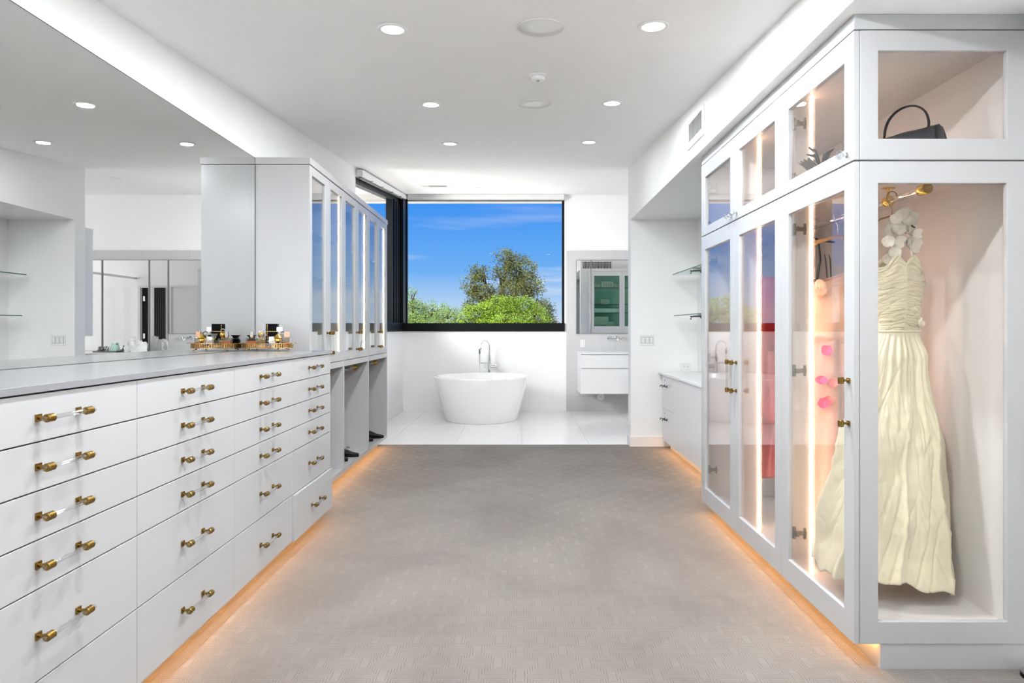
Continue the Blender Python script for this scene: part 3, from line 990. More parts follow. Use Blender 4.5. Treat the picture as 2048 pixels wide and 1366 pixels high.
rod2 = obj('garment_rod', MB().at((1.65, 0, 1.868)).cyl(0.0165, 3.056, 4.365, 24, 'y'), M['acrylic'], ub_, smooth=True, auto=0.8)
mb = MB().at((1.65, 3.75, 1.868)).lathe([(0.0185, -0.017), (0.0225, -0.015), (0.0185, -0.010), (0.0185, 0.010), (0.0225, 0.015), (0.0185, 0.017)], 24, 'y')
mb.cyl(0.006, 0.018, 0.060, 12)
mb.box(-0.026, 0.026, -0.011, 0.011, 0.057, 0.0625)
obj('rod_bracket', mb, M['gold'], rod2, smooth=True, auto=0.5)


# ------------------------------------------------------------------ clothes
def hook_pts(x, y, ztop, zbot, r=0.022):
    pts = []
    for k in range(11):
        a = math.radians(-20 + 200 * k / 10)
        pts.append((x + r * math.cos(a), y, ztop - r + r * math.sin(a)))
    pts += [(x - r, y, ztop - r - 0.015), (x - r * 0.4, y, ztop - r - 0.045), (x, y, ztop - r - 0.06), (x, y, zbot)]
    return pts


def flower(parent, name, p, r, nrm, material, n=6, seed=0, cup=0.45):
    rnd = random.Random(seed)
    nrm = Vector(nrm).normalized()
    a = Vector((0, 0, 1)) if abs(nrm.z) < 0.8 else Vector((1, 0, 0))
    u = nrm.cross(a).normalized()
    w = nrm.cross(u)
    mb = MB()
    p = Vector(p)
    for k in range(n):
        an = 2 * math.pi * k / n + rnd.uniform(-0.2, 0.2)
        rr = r * rnd.uniform(0.8, 1.15)
        dr = u * math.cos(an) + w * math.sin(an)
        sd = nrm.cross(dr)
        vs, fs = [], []
        for i in range(5):
            t = i / 4
            wd = rr * 0.62 * math.sin(math.pi * (0.12 + 0.78 * t))
            hh = rr * (cup + 0.35 * (k % 2)) * t * t + rnd.uniform(-0.10, 0.10) * rr
            for j in (-1, -0.4, 0.4, 1):
                q = p + dr * (rr * t) + sd * (wd * j) + nrm * (hh + abs(j) * wd * 0.35)
                vs.append(tuple(q))
        for i in range(4):
            for j in range(3):
                b0 = i * 4 + j
                fs.append((b0, b0 + 1, b0 + 5, b0 + 4))
        mb.m = Matrix.Identity(4)
        mb.add(vs, fs)
    return obj(name, mb, material, parent, smooth=True)


def lerp_keys(keys, t):
    for (t0, v0), (t1, v1) in zip(keys, keys[1:]):
        if t <= t1:
            s = (t - t0) / (t1 - t0) if t1 > t0 else 0
            s = s * s * (3 - 2 * s)
            return tuple(a + (b - a) * s for a, b in zip(v0, v1))
    return keys[-1][1]


# cream strapless gown with a flower halter
GX, GY = 1.695, 2.80
g = thing('ball_gown', 'cream ruched gown with white flower straps hanging behind the glass end of the wardrobe', 'dress', (GX, GY, 0.2))


def bodice(u, v):
    a = 2 * math.pi * u - math.pi / 2
    z = 1.285 + (1.585 - 1.285) * v
    rx, ry = lerp_keys([(0, (0.088, 0.045)), (0.35, (0.096, 0.055)), (0.72, (0.115, 0.066)), (1.0, (0.104, 0.060))], v)
    c = math.cos(a)
    top = 0.0
    if v > 0.8:
        top = (0.055 * math.exp(-((abs(c) - 0.35) / 0.3) ** 2) - 0.015) * (v - 0.8) / 0.2
    s2 = math.sin(a)
    ru = 0.0
    for sd, fr, dp in ((3.0, 46, 0.009), (7.5, 70, 0.006), (12.0, 110, 0.004)):
        q = z * fr + 1.5 * abs(c) + 0.8 * noise.noise((c * 1.6 + sd, s2 * 1.6, z * 9))
        nn = noise.noise((c * 0.9 + sd, s2 * 0.9, q))
        ru -= dp * max(0.0, 1 - abs(nn) / 0.16)
        ru += dp * 0.35 * nn
    ru *= 0.25 + 0.75 * min(1, abs(c) * 7)
    rx += ru
    ry += ru
    return (GX + rx * c, GY + ry * math.sin(a), z + top)


obj('bodice', MB().grid(bodice, 120, 190, wrap=True), M['cream'], g, smooth=True, solid=0.003)
obj('centre_seam', MB().tube([(GX, bodice(0.0, v)[1] - 0.0015, 1.285 + 0.30 * v) for v in [i / 14 for i in range(15)]], 0.0016, 6), M['cream'], g, smooth=True)


def skirt(u, v):
    a = 2 * math.pi * u - math.pi / 2
    c, s2 = math.cos(a), math.sin(a)
    t = 1 - v                        # 0 waist .. 1 hem
    rx, ry = lerp_keys([(0, (0.086, 0.048)), (0.12, (0.130, 0.080)), (0.5, (0.226, 0.130)), (0.85, (0.286, 0.168)), (1.0, (0.318, 0.185))], t)
    k1 = 26 if t < 0.3 else 26
    pl = math.sin(a * 26 + 2.5 * noise.noise((c * 2, s2 * 2, 1.7))) * 0.007 * math.exp(-t * 6.0) * min(1, t * 12)
    ph = a * 4.0 + 0.7 * noise.noise((c * 1.5, s2 * 1.5, t * 2.5))
    fold = (0.62 - abs(math.sin(ph + 0.2)) ** 0.55) * 0.050 * min(1, t * 1.4) + 0.007 * math.sin(a * 9 + 1.5 * noise.noise((c, s2, t * 2))) * min(1, t * 2)
    wr = 0.010 * noise.noise((c * 2.0, s2 * 2.0, t * 4.0)) * min(1, t * 3)
    wr -= 0.007 * max(0.0, 1 - abs(noise.noise((c * 1.8 + 9, s2 * 1.8, t * 4 + c * 3.5))) / 0.10) * min(1, t * 3)
    wr -= 0.0035 * max(0.0, 1 - abs(noise.noise((c * 4 + 19, s2 * 4, t * 10 - c * 5.0))) / 0.16) * min(1, t * 3)
    wr += 0.002 * noise.noise((c * 14, s2 * 14, t * 34)) * min(1, t * 3)
    rx2 = rx + pl + fold + wr
    ry2 = ry + pl + fold * 0.9 + wr
    hem = 0.205 - 0.055 * c * (1 if c < 0 else 0.3) + 0.022 * math.sin(a * 3 + 0.6) + 0.012 * math.sin(a * 11)
    cx = GX - 0.085 * t ** 1.3
    cy = GY - 0.012 * t
    z = 1.287 + (hem - 1.287) * t
    x = min(cx + rx2 * c, WB - 0.035)
    x = max(x, WX + 0.052)
    y = max(cy + ry2 * s2, wy[0] + 0.055)
    y = min(y, 3.005)
    return (x, y, z)


obj('skirt', MB().grid(skirt, 300, 120, wrap=True), M['cream'], g, smooth=True, solid=0.002)
obj('waistband', MB().tube([(GX + 0.0905 * math.cos(2 * math.pi * k / 40), GY + 0.050 * math.sin(2 * math.pi * k / 40), 1.288) for k in range(41)], 0.005, 8), M['cream'], g, smooth=True)
obj('care_label', MB().box(GX - 0.010, GX + 0.004, GY - 0.030, GY - 0.029, 1.575, 1.600), M['silver'], g)
fl = [(1.652, 1.640), (1.668, 1.690), (1.640, 1.735), (1.660, 1.780), (1.690, 1.800), (1.715, 1.815), (1.705, 1.770), (1.735, 1.790),
      (1.725, 1.735), (1.745, 1.715), (1.720, 1.690), (1.745, 1.668), (1.625, 1.690), (1.675, 1.735), (1.650, 1.605)]
for i, (x, z) in enumerate(fl):
    flower(g, 'flower', (x, GY - 0.035 + 0.012 * (i % 3), z), 0.025 + 0.004 * (i % 3), (random.uniform(-.5, .5), -1, random.uniform(-.4, .5)), M['petal'], 8, i)
flower(g, 'flower', (GX + 0.066, GY - 0.035, 1.325), 0.026, (0.8, -0.6, 0.1), M['petal'], 6, 44)
for (x0, z0, x1, z1) in ((1.655, 1.60, 1.66, 1.80), (1.74, 1.60, 1.735, 1.80)):
    obj('strap', MB().tube([(x0, GY - 0.03, z0), ((x0 + x1) / 2 - 0.008, GY - 0.025, (z0 + z1) / 2), (x1, GY - 0.02, z1)], 0.004, 6), M['petal'], g)
hg = thing('clothes_hanger', 'slim gold wire hanger under the flower straps of the cream gown', 'hanger', (1.655, GY - 0.005, 1.85))
obj('hook', MB().tube(hook_pts(1.65, GY - 0.028, 1.908, 1.80), 0.0022, 8), M['brass'], hg, smooth=True)
obj('arm', MB().tube([(1.54, GY - 0.02, 1.745), (1.60, GY - 0.024, 1.785), (1.65, GY - 0.028, 1.80), (1.70, GY - 0.024, 1.785), (1.76, GY - 0.02, 1.745)], 0.004, 8), M['brass'], hg, smooth=True)

# peach dress with pink blossoms
PX, PY = 1.585, 3.20
p = thing('evening_dress', 'peach satin bubble-bodice dress with pink blossoms behind the cream gown', 'dress', (PX, PY, 0.2))


def puff(u, v):
    a = 2 * math.pi * u
    z = 1.225 + 0.33 * v
    rx, ry = lerp_keys([(0, (0.10, 0.07)), (0.12, (0.155, 0.11)), (0.5, (0.185, 0.13)), (0.85, (0.165, 0.11)), (1, (0.135, 0.085))], v)
    f2 = 0.010 * noise.noise((math.cos(a) * 2, math.sin(a) * 2, v * 3)) + 0.006 * math.sin(a * 9) * (1 - v) ** 2
    return (PX + (rx + f2) * math.cos(a), PY + (ry + f2) * math.sin(a), z + 0.045 * math.cos(a) * v)


obj('bodice', MB().grid(puff, 64, 30, wrap=True), M['peach'], p, smooth=True, solid=0.002)


def pskirt(u, v):
    a = 2 * math.pi * u
    t = 1 - v
    rx, ry = lerp_keys([(0, (0.11, 0.08)), (0.5, (0.15, 0.11)), (1, (0.21, 0.15))], t)
    f2 = 0.022 * math.sin(a * 6 + 0.5 * t) * (0.3 + 0.7 * t) + 0.01 * noise.noise((math.cos(a) * 2, math.sin(a) * 2, t * 4))
    return (max(PX + (rx + f2) * math.cos(a), WX + 0.155), PY + (ry + f2) * math.sin(a), 1.26 + (0.185 - 1.26) * t)


obj('skirt', MB().grid(pskirt, 96, 40, wrap=True), M['tulle'], p, smooth=True, solid=0.002)
rosette = MB().grid(lambda u, v: (1.475 + 0.028 * math.cos(9 * u * 2) * (1 - u * 0.7) + 0.02 * u, PY - 0.125 - 0.02 * u + 0.01 * v, 1.50 + 0.028 * math.sin(9 * u * 2) * (1 - u * 0.7) + 0.035 * (v - 0.5)), 60, 4)
obj('rosette', rosette, M['peach'], p, smooth=True)
for i, (x, z, mm) in enumerate(((1.515, 1.19, 'pink'), (1.488, 1.045, 'pink'), (1.545, 1.03, 'coral'), (1.525, 0.945, 'coral'), (1.498, 0.93, 'pink'), (1.63, 0.80, 'pink'), (1.55, 0.55, 'coral'), (1.60, 0.30, 'pink'), (1.52, 0.215, 'pink'))):
    rad = 0.105 if z > 0.9 else 0.15
    flower(p, 'blossom', (x, PY - rad, z), 0.026, (-0.3, -1, 0.1), M[mm], 6, 70 + i, 0.5)
hp = thing('clothes_hanger', 'wooden suit hanger above the peach dress', 'hanger', (PX + 0.03, PY, 1.85))
obj('hook', MB().tube(hook_pts(1.628, PY, 1.908, 1.775), 0.0022, 8), M['silver'], hp, smooth=True)
obj('arm', MB().tube([(1.44, PY, 1.685), (1.52, PY, 1.742), (1.628, PY, 1.772), (1.73, PY, 1.742), (1.82, PY, 1.685)], [0.018, 0.019, 0.014, 0.019, 0.020], 12, flat=0.6), M['wood'], hp, smooth=True)
# dark strappy garment on the same hanger line
st = thing('strappy_dress', 'dark teal strappy dress top showing above the peach bodice', 'dress', (1.60, 3.46, 1.2))
for (x0, x1, w) in ((1.64, 1.655, 0.012), (1.70, 1.685, 0.007), (1.72, 1.71, 0.007)):
    obj('strap', MB().tube([(x1, 3.46, 1.775 if w > 0.01 else 1.71), (x1 + 0.006, 3.458, 1.68), (x0, 3.455, 1.56), (x0, 3.455, 1.48)], [w * 0.6, w, w * 1.1, w * 1.2], 8, flat=0.35), M['teal_black'], st, smooth=True)


def sbod(u, v):
    a = 2 * math.pi * u
    rx, ry = 0.13 + 0.02 * v, 0.045
    f2 = 0.008 * math.sin(a * 10)
    return (1.675 + (rx + f2) * math.cos(a), 3.48 + (ry + f2) * math.sin(a), 1.22 + (0.33 + 0.03 * math.sin(a * 2)) * v)


obj('bodice', MB().grid(sbod, 60, 12, wrap=True), M['teal_black'], st, smooth=True)
obj('ruffle', MB().grid(lambda u, v: (1.525 + 0.30 * u, 3.42 + 0.012 * math.sin(u * 40) + 0.01 * v, 1.50 + 0.055 * v + 0.012 * math.sin(u * 22)), 60, 5), M['maroon'], st, smooth=True)
hs = thing('clothes_hanger', 'dark slim hanger behind the wooden hanger', 'hanger', (1.63, 3.46, 1.85))
obj('hook', MB().tube(hook_pts(1.628, 3.46, 1.908, 1.80), 0.002, 8), M['silver'], hs, smooth=True)
obj('arm', MB().tube([(1.56, 3.46, 1.778), (1.60, 3.46, 1.785), (1.63, 3.46, 1.80), (1.66, 3.46, 1.785), (1.74, 3.46, 1.778)], 0.006, 8), M['teal_black'], hs, smooth=True)

# red gown
RX, RY = 1.60, 3.93
rd = thing('red_gown', 'red satin strapless gown hanging behind the middle wardrobe door', 'dress', (RX, RY, 0.45))


def rgown(u, v):
    a = 2 * math.pi * u
    t = 1 - v
    rx, ry = lerp_keys([(0, (0.150, 0.06)), (0.14, (0.125, 0.06)), (0.33, (0.105, 0.06)), (0.62, (0.15, 0.11)), (1, (0.20, 0.15))], t)
    f2 = 0.020 * math.sin(a * 5 + 3 * t) * min(1, t * 2) + 0.014 * noise.noise((math.cos(a) * 2, math.sin(a) * 2, t * 5))
    if 0.52 < t < 0.66:
        f2 += 0.03 * math.sin((t - 0.52) / 0.14 * math.pi)
    hem = 0.44 + 0.06 * math.cos(a - 0.6)
    return (max(RX + (rx + f2) * math.cos(a), WX + 0.16), RY + (ry + f2) * math.sin(a), 1.62 + (hem - 1.62) * t)


obj('gown_body', MB().grid(rgown, 96, 80, wrap=True), M['red'], rd, smooth=True, solid=0.002)


def rpep(u, v):
    a = 2 * math.pi * u
    r1 = 0.11 + 0.09 * v
    f2 = 0.02 * math.sin(a * 6) * v
    return (max(RX + (r1 + f2) * math.cos(a), WX + 0.155), RY + (0.075 + 0.08 * v + f2) * math.sin(a), 1.16 - (0.36 + 0.08 * math.sin(a * 3 + 1)) * v)


obj('peplum', MB().grid(rpep, 72, 16, wrap=True), M['red'], rd, smooth=True, solid=0.002)
hr = thing('clothes_hanger', 'clear-shouldered hanger holding the red gown', 'hanger', (RX + 0.03, RY, 1.85))
obj('hook', MB().tube(hook_pts(1.628, RY, 1.908, 1.78), 0.0022, 8), M['brass'], hr, smooth=True)
obj('arm', MB().tube([(1.46, RY, 1.70), (1.54, RY, 1.755), (1.628, RY, 1.78), (1.71, RY, 1.755), (1.79, RY, 1.70)], 0.009, 10), M['acrylic'], hr, smooth=True)


# ------------------------------------------------------------------ bags and hat in the upper cupboards
def handbag(name, label, loc_, rz, L, H, D, body, handle_h, hm, ring='gold', flap=True, lid_r=0.0, twin=False):
    t = thing(name, label, 'handbag', loc_)
    t.rotation_euler = (0, 0, rz)

    def sec(u, v):
        a = 2 * math.pi * u
        c, s2 = math.cos(a), math.sin(a)
        n = 0.35
        ex = (abs(c) ** n) * (1 if c >= 0 else -1)
        ey = (abs(s2) ** n) * (1 if s2 >= 0 else -1)
        k = 1 - 0.12 * v
        kd = 1 - 0.55 * v
        z = H * v
        if v > 0.999:
            kd = 0.02
            k = 0.86
        if v < 0.001:
            k, kd = 0.93, 0.9
        return (L / 2 * k * ex, D / 2 * kd * ey, z)
    loc(t, 'bag_body', MB().grid(sec, 40, 14, wrap=True), M[body], smooth=True, auto=0.9)
    if flap:
        fm = MB()
        fm.grid(lambda u, v: (L * 0.43 * (2 * u - 1), -D * (0.10 + 0.36 * v) - 0.004, H * (1.012 - 0.45 * v ** 1.5) - 0.01 * abs(2 * u - 1)), 16, 8)
        fm.grid(lambda u, v: (L * 0.43 * (2 * u - 1), -D * (0.10 - 0.24 * v) - 0.004, H * 1.012 - 0.01 * abs(2 * u - 1) - 0.006 * v), 16, 3)
        loc(t, 'flap', fm, M[body], smooth=True, solid=0.004)
        loc(t, 'clasp', MB().box(-0.016, 0.016, -D * 0.48, -D * 0.42, H * 0.56, H * 0.63), M[ring], bevel=0.002)
    for yy in ((-D * 0.12, D * 0.12) if twin else (0.0,)):
        pts = [(L * 0.30 * math.cos(math.pi * k / 16), yy, H * 0.98 + handle_h * math.sin(math.pi * k / 16) ** 0.8) for k in range(17)]
        h = loc(t, 'handle', MB().tube(pts, 0.009 if not twin else 0.004, 10, flat=0.45 if not twin else 1.0), M[hm], smooth=True)
        if ring:
            for s in (-1, 1):
                loc(h, 'handle_ring', MB().at((s * L * 0.30, yy, H * 0.99), (math.pi / 2, 0, 0)).lathe([(0.012, -0.002), (0.012, 0.002), (0.008, 0.002), (0.008, -0.002)], 14, close=True), M[ring])
    return t


SH = MZ + 0.0105
handbag('handbag', 'black leather top-handle bag behind the upper glass end of the wardrobe', (1.668, 2.70, SH), math.radians(120), 0.31, 0.195, 0.16, 'leather', 0.115, 'leather')
handbag('handbag', 'red leather bag with pale piping in the upper cupboard over the red gown', (1.60, 3.56, SH), 0.15, 0.30, 0.21, 0.13, 'red_leather', 0.07, 'red_leather')
handbag('handbag', 'maroon bag with two thin handles in the farthest upper cupboard', (1.50, 4.10, SH), 0.1, 0.26, 0.16, 0.12, 'maroon', 0.10, 'maroon', None, False, 0, True)

ht = thing('feathered_hat', 'black bow-trimmed hat with speckled feathers, cream and red trim, in the near upper cupboard', 'hat', (1.435, 2.885, SH))
loc(ht, 'brim', MB().lathe([(0.04, 0.0), (0.098, 0.004), (0.102, 0.010), (0.098, 0.014), (0.07, 0.018), (0.04, 0.018)], 40), M['leather'], smooth=True)
loc(ht, 'crown', MB().lathe([(0.068, 0.015), (0.066, 0.06), (0.056, 0.088), (0.02, 0.096)], 32), M['ivory'], smooth=True)
loc(ht, 'hat_band', MB().lathe([(0.070, 0.018), (0.070, 0.042), (0.066, 0.042), (0.066, 0.018)], 32, close=True), M['red_leather'], smooth=True)
for i, (dx, dy, dz) in enumerate(((-0.04, 0.05, 0.17), (-0.06, 0.03, 0.13), (0.03, 0.05, 0.14), (-0.06, 0.06, 0.08), (0.02, -0.07, 0.13))):
    a0 = Vector((-0.03, 0.02, 0.085))
    a2 = a0 + Vector((dx, dy, dz - 0.05))
    mid = (a0 + a2) / 2 + Vector((0, 0, 0.03))
    loc(ht, 'bow_loop', MB().tube([a0, mid, a2], [0.006, 0.014, 0.004], 8, flat=0.3), M['leather'], smooth=True)
for i in range(7):
    a = math.radians(110 + 18 * i)
    b0 = Vector((-0.06, 0.03, 0.05))
    b1 = b0 + Vector((0.05 * math.cos(a), 0.06 * math.sin(a), 0.07))
    b2 = b0 + Vector((0.07 * math.cos(a), 0.09 * math.sin(a), 0.08))
    loc(ht, 'feather', MB().tube([b0, b1, b2], [0.003, 0.014, 0.002], 8, flat=0.2), M['hat_feather'], smooth=True)
loc(ht, 'red_trim', MB().at((0.06, -0.06, 0.075), (0.3, 0.5, 0.4)).lathe([(0.0, 0.0), (0.035, 0.008), (0.03, 0.022), (0.005, 0.03)], 16), M['red_leather'], smooth=True)

# ------------------------------------------------------------------ alcove: low chest, glass shelves, plates
CHX = 1.536
ch = thing('filing_chest', 'low white lacquer chest with lockable drawers in the alcove beside the wardrobe', 'chest', (1.74, 5.6, 0))
cy0, cy1 = 4.395, 6.72
obj('carcass', MB().box(CHX + 0.021, XR - 0.003, cy0, cy1, 0.10, 0.799), M['carcass'], ch)
obj('top', MB().box(CHX - 0.012, XR - 0.002, cy0, 6.8715, 0.80, 0.822), M['chest_top'], ch, bevel=0.002)
obj('side_panel', MB().box(CHX, XR - 0.003, cy1 + 0.0005, cy1 + 0.018, 0.10, 0.799), M['lacquer_bright'], ch)
obj('front_panel', MB().box(CHX, CHX + 0.020, cy0, 6.237, 0.10, 0.797), M['lacquer_bright'], ch, bevel=0.001)
obj('toe_kick', MB().box(CHX + 0.085, CHX + 0.10, cy0, cy1 + 0.018, 0.0, 0.099), M['lacquer_bright'], ch)
obj('led_strip', MB().box(CHX + 0.06, CHX + 0.07, cy0, cy1, 0.094, 0.0995), M['led_floor'], ch)
for z0, z1 in ((0.452, 0.797), (0.10, 0.449)):
    d = obj('drawer', MB().box(CHX, CHX + 0.020, 6.2395, cy1 - 0.001, z0, z1), M['lacquer_bright'], ch, bevel=0.0015)
    zk = z1 - 0.105
    yk = 6.62
    obj('keyhole', MB().at((CHX, yk, zk + 0.06)).cyl(0.007, -0.003, -0.0003, 16, 'x'), M['black'], d)
    for s in (-1, 1):
        yy = yk - 0.045 + s * 0.05
        mb = MB().at((CHX, yy, zk)).lathe([(0.013, -0.0003), (0.013, -0.006), (0.006, -0.010), (0.006, -0.030)], 14, 'x')
        mb.m = Matrix.Identity(4)
        mb.tube([(CHX - 0.028, yy, zk), (CHX - 0.040, yy, zk + 0.010), (CHX - 0.048, yy, zk + 0.004), (CHX - 0.050, yy, zk - 0.010)], 0.0055, 8)
        obj('hook_pull', mb, M['iron'], d, smooth=True, auto=0.7)

for z, lb, y1s in ((1.877, 'upper clear glass shelf on pewter brackets in the alcove', 6.76), (1.432, 'lower clear glass shelf on pewter brackets in the alcove', 6.70)):
    sft = thing('glass_shelf', lb, 'shelf', (1.80, 5.6, z), 'glass shelves in the alcove')
    obj('glass_sheet', MB().box(1.652, XR - 0.001, 4.60, y1s, z, z + 0.010), M['shelf_glass'], sft)
    obj('front_edge', MB().box(1.650, 1.652, 4.60, y1s, z, z + 0.010), M['shelf_edge'], sft)
    for yy in (4.95, 6.10):
        for sg in (1, -1):
            pass
        br = MB()
        br.tube([(XR - 0.001, yy, z - 0.012), (1.78, yy, z - 0.010), (1.69, yy, z - 0.014), (1.668, yy, z - 0.022)], [0.012, 0.010, 0.008, 0.006], 10)
        ring_ = [(1.86 + 0.058 * math.cos(a), yy, z - 0.060 - 0.050 * math.sin(a)) for a in [math.radians(200 + 10 - 25 * k) for k in range(9)]]
        br.tube([(1.76, yy, z - 0.016), (1.79, yy, z - 0.050), (1.83, yy, z - 0.082), (1.88, yy, z - 0.095), (XR - 0.001, yy, z - 0.098)], 0.008, 10)
        br.at((XR, yy, z - 0.055)).lathe([(0.030, -0.0003), (0.030, -0.006), (0.022, -0.009)], 20, 'x')
        for dz in (0.006, -0.022):
            br.at((1.668, yy, z - 0.020 + dz * 0.8)).lathe([(0.002, -0.008), (0.008, -0.004), (0.008, 0.004), (0.002, 0.008)], 10)
        obj('bracket', br, M['iron'], sft, smooth=True, auto=0.8)

YW = 6.886


def plate(name, label, x, z, w, h, y, n, kind):
    t = thing(name, label, 'socket' if kind == 'socket' else 'light switch', (x, y, z))
    obj('cover_plate', MB().box(x - w / 2, x + w / 2, y - 0.006, y - 0.0004, z - h / 2, z + h / 2), M['plastic'], t, bevel=0.002)
    if kind == 'switch':
        for k in range(n):
            xx = x + (k - (n - 1) / 2) * 0.046
            obj('rocker', MB().at((xx, y - 0.0075, z), (0.06, 0, 0)).box(-0.0165, 0.0165, -0.0025, 0.0012, -0.033, 0.033), M['plastic'], t, bevel=0.001)
            obj('rocker_gap', MB().ring(AY(y - 0.0063), xx - 0.019, xx + 0.019, z - 0.0355, z + 0.0355, 0.0025, 0.0025, 0.0025, 0.0025, -0.0003, 0.0003), M['metal_dark'], t)
    else:
        for s in (-1, 1):
            xx = x + s * 0.020 if w > h else x
            zz = z if w > h else z + s * 0.02
            f_ = obj('receptacle', MB().at((xx, y - 0.0062, zz)).cyl(0.0165, -0.0015, 0.0005, 20, 'y'), M['plastic'], t)
            for q in (-1, 1):
                obj('slot', MB().box(xx - 0.005, xx + 0.005, y - 0.0083, y - 0.0077, zz + q * 0.006 - 0.0012, zz + q * 0.006 + 0.0012), M['black'], f_)
            obj('slot', MB().at((xx + 0.009, y - 0.0079, zz)).cyl(0.0025, -0.0004, 0.0004, 10, 'y'), M['black'], f_)
    return t


plate('light_switch', 'triple white rocker switch plate on the grey end wall', 1.400, 1.172, 0.165, 0.117, YW, 3, 'switch')
plate('wall_socket', 'white double socket on the end wall just above the low chest', 1.823, 0.880, 0.117, 0.072, YW, 2, 'socket')
plate('light_switch', 'single white switch plate on the tiled wall above the vanity', 0.985, 1.064, 0.072, 0.117, ZB - 0.018, 1, 'switch')

# ------------------------------------------------------------------ bath
TXc, TYc = -0.553, 8.965
tb = thing('bathtub', 'round white freestanding tub with sloping sides below the picture window', 'bathtub', (TXc, TYc, 0))
prof = [(0.505, 0.0), (0.515, 0.006), (0.668, 0.600), (0.672, 0.614), (0.668, 0.620), (0.652, 0.622), (0.645, 0.616), (0.640, 0.600), (0.52, 0.22), (0.46, 0.14), (0.30, 0.115), (0.05, 0.110)]
loc(tb, 'shell', MB().lathe(prof, 72), M['tub'], smooth=True, auto=0.9)
loc(tb, 'overflow_slot', MB().at((-0.618, -0.10, 0.552), (0, -0.3, 0)).box(-0.002, 0.008, -0.05, 0.05, -0.010, 0.010), M['iron'], bevel=0.002)
loc(tb, 'drain', MB().at((0, 0, 0.1105)).lathe([(0.035, 0.0), (0.035, 0.004), (0.02, 0.006)], 20), M['chrome'], smooth=True)

fx, fy = -0.475, 9.735
tf = thing('tub_filler', 'tall chrome floor-mounted tub filler with hand shower behind the tub', 'faucet', (fx, fy, 0))
obj('column', MB().at((fx, fy, 0)).lathe([(0.045, 0.0), (0.045, 0.006), (0.019, 0.012), (0.019, 0.62), (0.023, 0.63), (0.023, 0.84), (0.015, 0.85)], 24), M['chrome'], tf, smooth=True, auto=0.6)
sp = [(fx + 0.002, fy, 0.84), (fx + 0.002, fy, 1.00)] + [(fx - 0.060 + 0.062 * math.cos(a), fy - 0.13 * (1 - math.cos(a)) / 2, 1.02 + 0.085 * math.sin(a)) for a in [math.pi * k / 12 for k in range(1, 12)]] + [(fx - 0.128, fy - 0.13, 0.985), (fx - 0.135, fy - 0.13, 0.955)]
obj('spout', MB().tube(sp, 0.011, 12), M['chrome'], tf, smooth=True)
for dz, nm in ((0.0, 'valve_body'), (0.035, 'lever')):
    obj(nm, MB().at((fx, fy, 0.70 + dz)).cyl(0.013 if dz == 0 else 0.010, 0.0195, 0.118, 16, 'x'), M['chrome'], tf, smooth=True, auto=0.7)
obj('shower_arm', MB().at((fx, fy, 0.765)).cyl(0.011, -0.160, -0.019, 16, 'x'), M['chrome'], tf, smooth=True, auto=0.7)
obj('hand_shower', MB().at((fx - 0.153, fy - 0.016, 0)).lathe([(0.009, 0.745), (0.011, 0.78), (0.011, 0.90), (0.012, 0.905), (0.012, 0.985)], 16), M['chrome'], tf, smooth=True, auto=0.6)
obj('grip', MB().at((fx - 0.153, fy - 0.016, 0)).cyl(0.0128, 0.906, 0.980, 16), M['iron'], tf, smooth=True, auto=0.6)
obj('hose', MB().tube([(fx - 0.153, fy - 0.016, 0.745), (fx - 0.157, fy - 0.014, 0.60), (fx - 0.15, fy, 0.30), (fx - 0.11, fy, 0.17), (fx - 0.078, fy, 0.30), (fx - 0.067, fy, 0.60), (fx - 0.067, fy, 0.757)], 0.006, 8), M['chrome'], tf, smooth=True)

# vanity
vx0, vx1, vy0, vy1 = 0.90, 3.6, 9.25, ZB - 0.0185
va = thing('vanity', 'white wall-hung vanity with two wide drawers beyond the end wall', 'vanity', (2.2, 9.5, 0.33))
obj('carcass', MB().box(vx0 + 0.001, vx1, vy0 + 0.021, vy1, 0.33, 0.919), M['lacquer_bright'], va)
for (a, bb) in ((vx0 + 0.002, 2.198), (2.202, vx1)):
    obj('drawer', MB().box(a, bb, vy0, vy0 + 0.0195, 0.332, 0.700), M['lacquer_bright'], va, bevel=0.002)
    obj('drawer', MB().box(a, bb, vy0, vy0 + 0.0195, 0.712, 0.905), M['lacquer_bright'], va, bevel=0.002)
obj('top', MB().box(vx0 - 0.01, vx1 + 0.01, vy0 - 0.012, vy1, 0.921, 0.942), M['chest_top'], va, bevel=0.002)

wf = thing('wall_faucet', 'chrome wall-mounted basin faucet with two cross handles above the vanity', 'faucet', (1.51, ZB - 0.019, 1.15))
wy_ = ZB - 0.0185
for xx in (1.40, 1.62):
    h = obj('handle', MB().at((xx, wy_, 1.15)).lathe([(0.028, -0.0003), (0.028, -0.006), (0.012, -0.010), (0.012, -0.04), (0.017, -0.042), (0.017, -0.055), (0.010, -0.058)], 20, 'y'), M['chrome'], wf, smooth=True, auto=0.6)
    mb = MB().at((xx, wy_ - 0.048, 1.15), (0, 0.6, 0)).cyl(0.006, -0.038, 0.038, 10, 'z').cyl(0.006, -0.038, 0.038, 10, 'x')
    obj('cross_grip', mb, M['chrome'], h, smooth=True, auto=0.7)
obj('spout', MB().tube([(1.51, wy_ - 0.001, 1.155), (1.51, wy_ - 0.08, 1.160), (1.51, wy_ - 0.14, 1.152), (1.51, wy_ - 0.165, 1.128), (1.51, wy_ - 0.168, 1.10)], 0.0135, 12), M['chrome'], wf, smooth=True)
obj('rosette', MB().at((1.51, wy_, 1.155)).lathe([(0.030, -0.0003), (0.030, -0.006), (0.016, -0.010)], 20, 'y'), M['chrome'], wf, smooth=True, auto=0.6)
pc = thing('pipe_cover', 'round white pipe cover on the wall under the vanity', 'pipe cover', (1.27, ZB - 0.019, 0.225))
